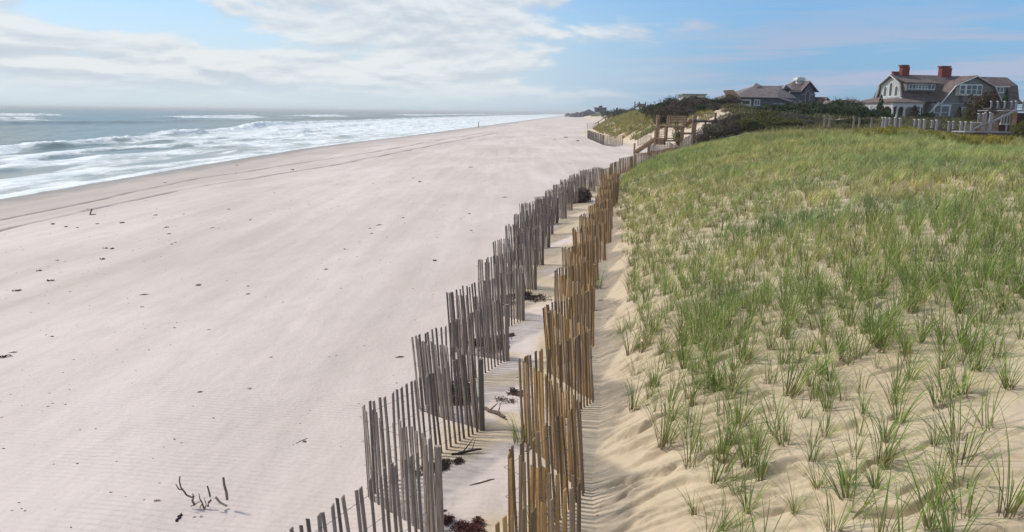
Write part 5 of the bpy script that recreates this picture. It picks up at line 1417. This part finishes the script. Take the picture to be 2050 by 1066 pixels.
b = MB(); c = gp(180, 431); b.tint = .1; b.tube([(0, 0, 0), (.06, 0, .16), (.13, .02, .32)], [.03, .03, .04], 6); b.tube([(0, 0, .02), (.18, -.05, .04), (.32, 0, .05)], [.03, .025, .02], 6)
o = b.build('driftwood', M['drift']); o.location = c; tag(o, 'upright forked stick standing below the tyre tracks', 'driftwood')
for k, q in enumerate(((384, 1037), (397, 1036))):
    b = MB(); b.tube([(0, 0, 0), (.02, .005, .012), (.05, .01, .004)], [.004, .012, .004], 6); o = b.build('shell', M['shell']); o.location = gp(*q); tag(o, 'white shell below the driftwood branch, %s of the two' % ('larger' if k == 0 else 'smaller'), 'shell')
b = MB(); c = gp(1908, 287); rs = random.Random(4)
for k in range(14):
    x, y = rs.uniform(-.8, .8), rs.uniform(-.6, .6); s_ = rs.uniform(.12, .3); vs = []
    for a in range(6):
        for e in range(3): vs.append((x + s_ * math.cos(a * 1.05) * (1 - .4 * abs(e - 1)) * rs.uniform(.8, 1.2), y + s_ * math.sin(a * 1.05) * (1 - .4 * abs(e - 1)), s_ * .5 * e * .8))
    f = []
    for a in range(6):
        for e in range(2): f.append((a * 3 + e, (a + 1) % 6 * 3 + e, (a + 1) % 6 * 3 + e + 1, a * 3 + e + 1))
    f.append(tuple(a * 3 + 2 for a in range(6))); b._add(vs, f)
o = b.build('rubble_pile', M['pale_drift']); o.location = c; tag(o, 'pale pile of broken shell and stone on the dune crest', 'rubble')


# specks of weed, shell and footprints' crumbs: too many to count
def specks():
    g = np.random.default_rng(12); N_ = 6500
    py = 275 + (1066 - 275) * g.random(N_) ** 1.25; px = g.uniform(-20, 1250, N_)
    V = []; Fc = []; T = []
    Y_ = np.exp(g.uniform(math.log(5), math.log(170), N_)); X_ = g.uniform(-1.0, .35, N_) * (Y_ * .75 + 2)
    q = fbm(X_ / 2.5, Y_ / 6, 121, 3); lines = np.exp(-(((X_ - toe(Y_) + 17 + 3 * (fbm(Y_ / 11, Y_ * 0, 122, 2) - .5)) / 1.6) ** 2)) + .8 * np.exp(-(((X_ - toe(Y_) + 9 + 2 * (fbm(Y_ / 7, Y_ * 0, 123, 2) - .5)) / 1.0) ** 2))
    ok = (X_ < toe(Y_) + .2) & (X_ > shore(Y_) + 9) & (g.random(N_) < np.clip((q - .46) * 4, .04, .8) * .55 + lines * .55)
    X_, Y_ = X_[ok], Y_[ok]; Z_ = height(X_, Y_)
    for x, y, z in zip(X_, Y_, Z_):
        s_ = g.uniform(.005, .016) * (1 + y / 24) * (1 + 1.5 * (g.random() < .06)); k = 5; o_ = len(V); t = g.random(); el = g.uniform(.8, 2.4); a0 = g.normal(0, .5)
        for j in range(k):
            a = j * 6.283 / k; dx = math.cos(a) * s_ * el * g.uniform(.7, 1.2); dy = math.sin(a) * s_ * g.uniform(.7, 1.2); V.append((x + dx * math.cos(a0) - dy * math.sin(a0), y + dx * math.sin(a0) + dy * math.cos(a0), z - .003)); T.append(t)
        V.append((x, y, z + s_ * .4)); T.append(t)
        for j in range(k): Fc.append((o_ + j, o_ + (j + 1) % k, o_ + k))
    me = np_mesh('beach_debris', np.array(V), np.array(Fc), M['weed'], False, {'tint': np.array(T)})
    o = link(bpy.data.objects.new('beach_debris', me)); o['kind'] = 'stuff'; o['label'] = 'specks of dried weed and shell strewn over the beach'; o['category'] = 'debris'
specks()
# green tufts growing by the fences
for (px, py, s_, lab) in ((1045, 885, 1.0, 'green tuft growing between the fences behind the golden pickets'), (1195, 578, 1.25, 'dense green tuft pressed against the golden fence halfway along'), (1083, 1062, .9, 'green tuft at the bottom between golden pickets'), (1130, 700, .7, 'small green tuft seen through the golden pickets')):
    c = gp(px, py); V, Fc, Cc = tuft(60, 6, L=.5 * s_, W=.010, spread=.12, dry=.05); o = link(bpy.data.objects.new('beachgrass_tuft', np_mesh('beachgrass_tuft', V, Fc, M['blade'], True, {'col': Cc}))); o.location = c; tag(o, lab, 'grass tuft')

# ------------------------------------------------------------------ sea air
def haze():
    m_ = bpy.data.materials.new('haze'); m_.use_nodes = True; N = m_.node_tree.nodes; L = m_.node_tree.links; N.clear()
    out = N.new('ShaderNodeOutputMaterial'); v = N.new('ShaderNodeVolumePrincipled'); v.inputs['Color'].default_value = (.98, .99, 1.0, 1); v.inputs['Density'].default_value = HAZE; v.inputs['Anisotropy'].default_value = 0.0
    L.new(v.outputs[0], out.inputs['Volume'])
    b = MB(); b.box(-41000, 41000, -41000, 41000, -8, 15.5); o = b.build('haze', m_); o['kind'] = 'stuff'
HAZE = .00022
if HAZE: haze()
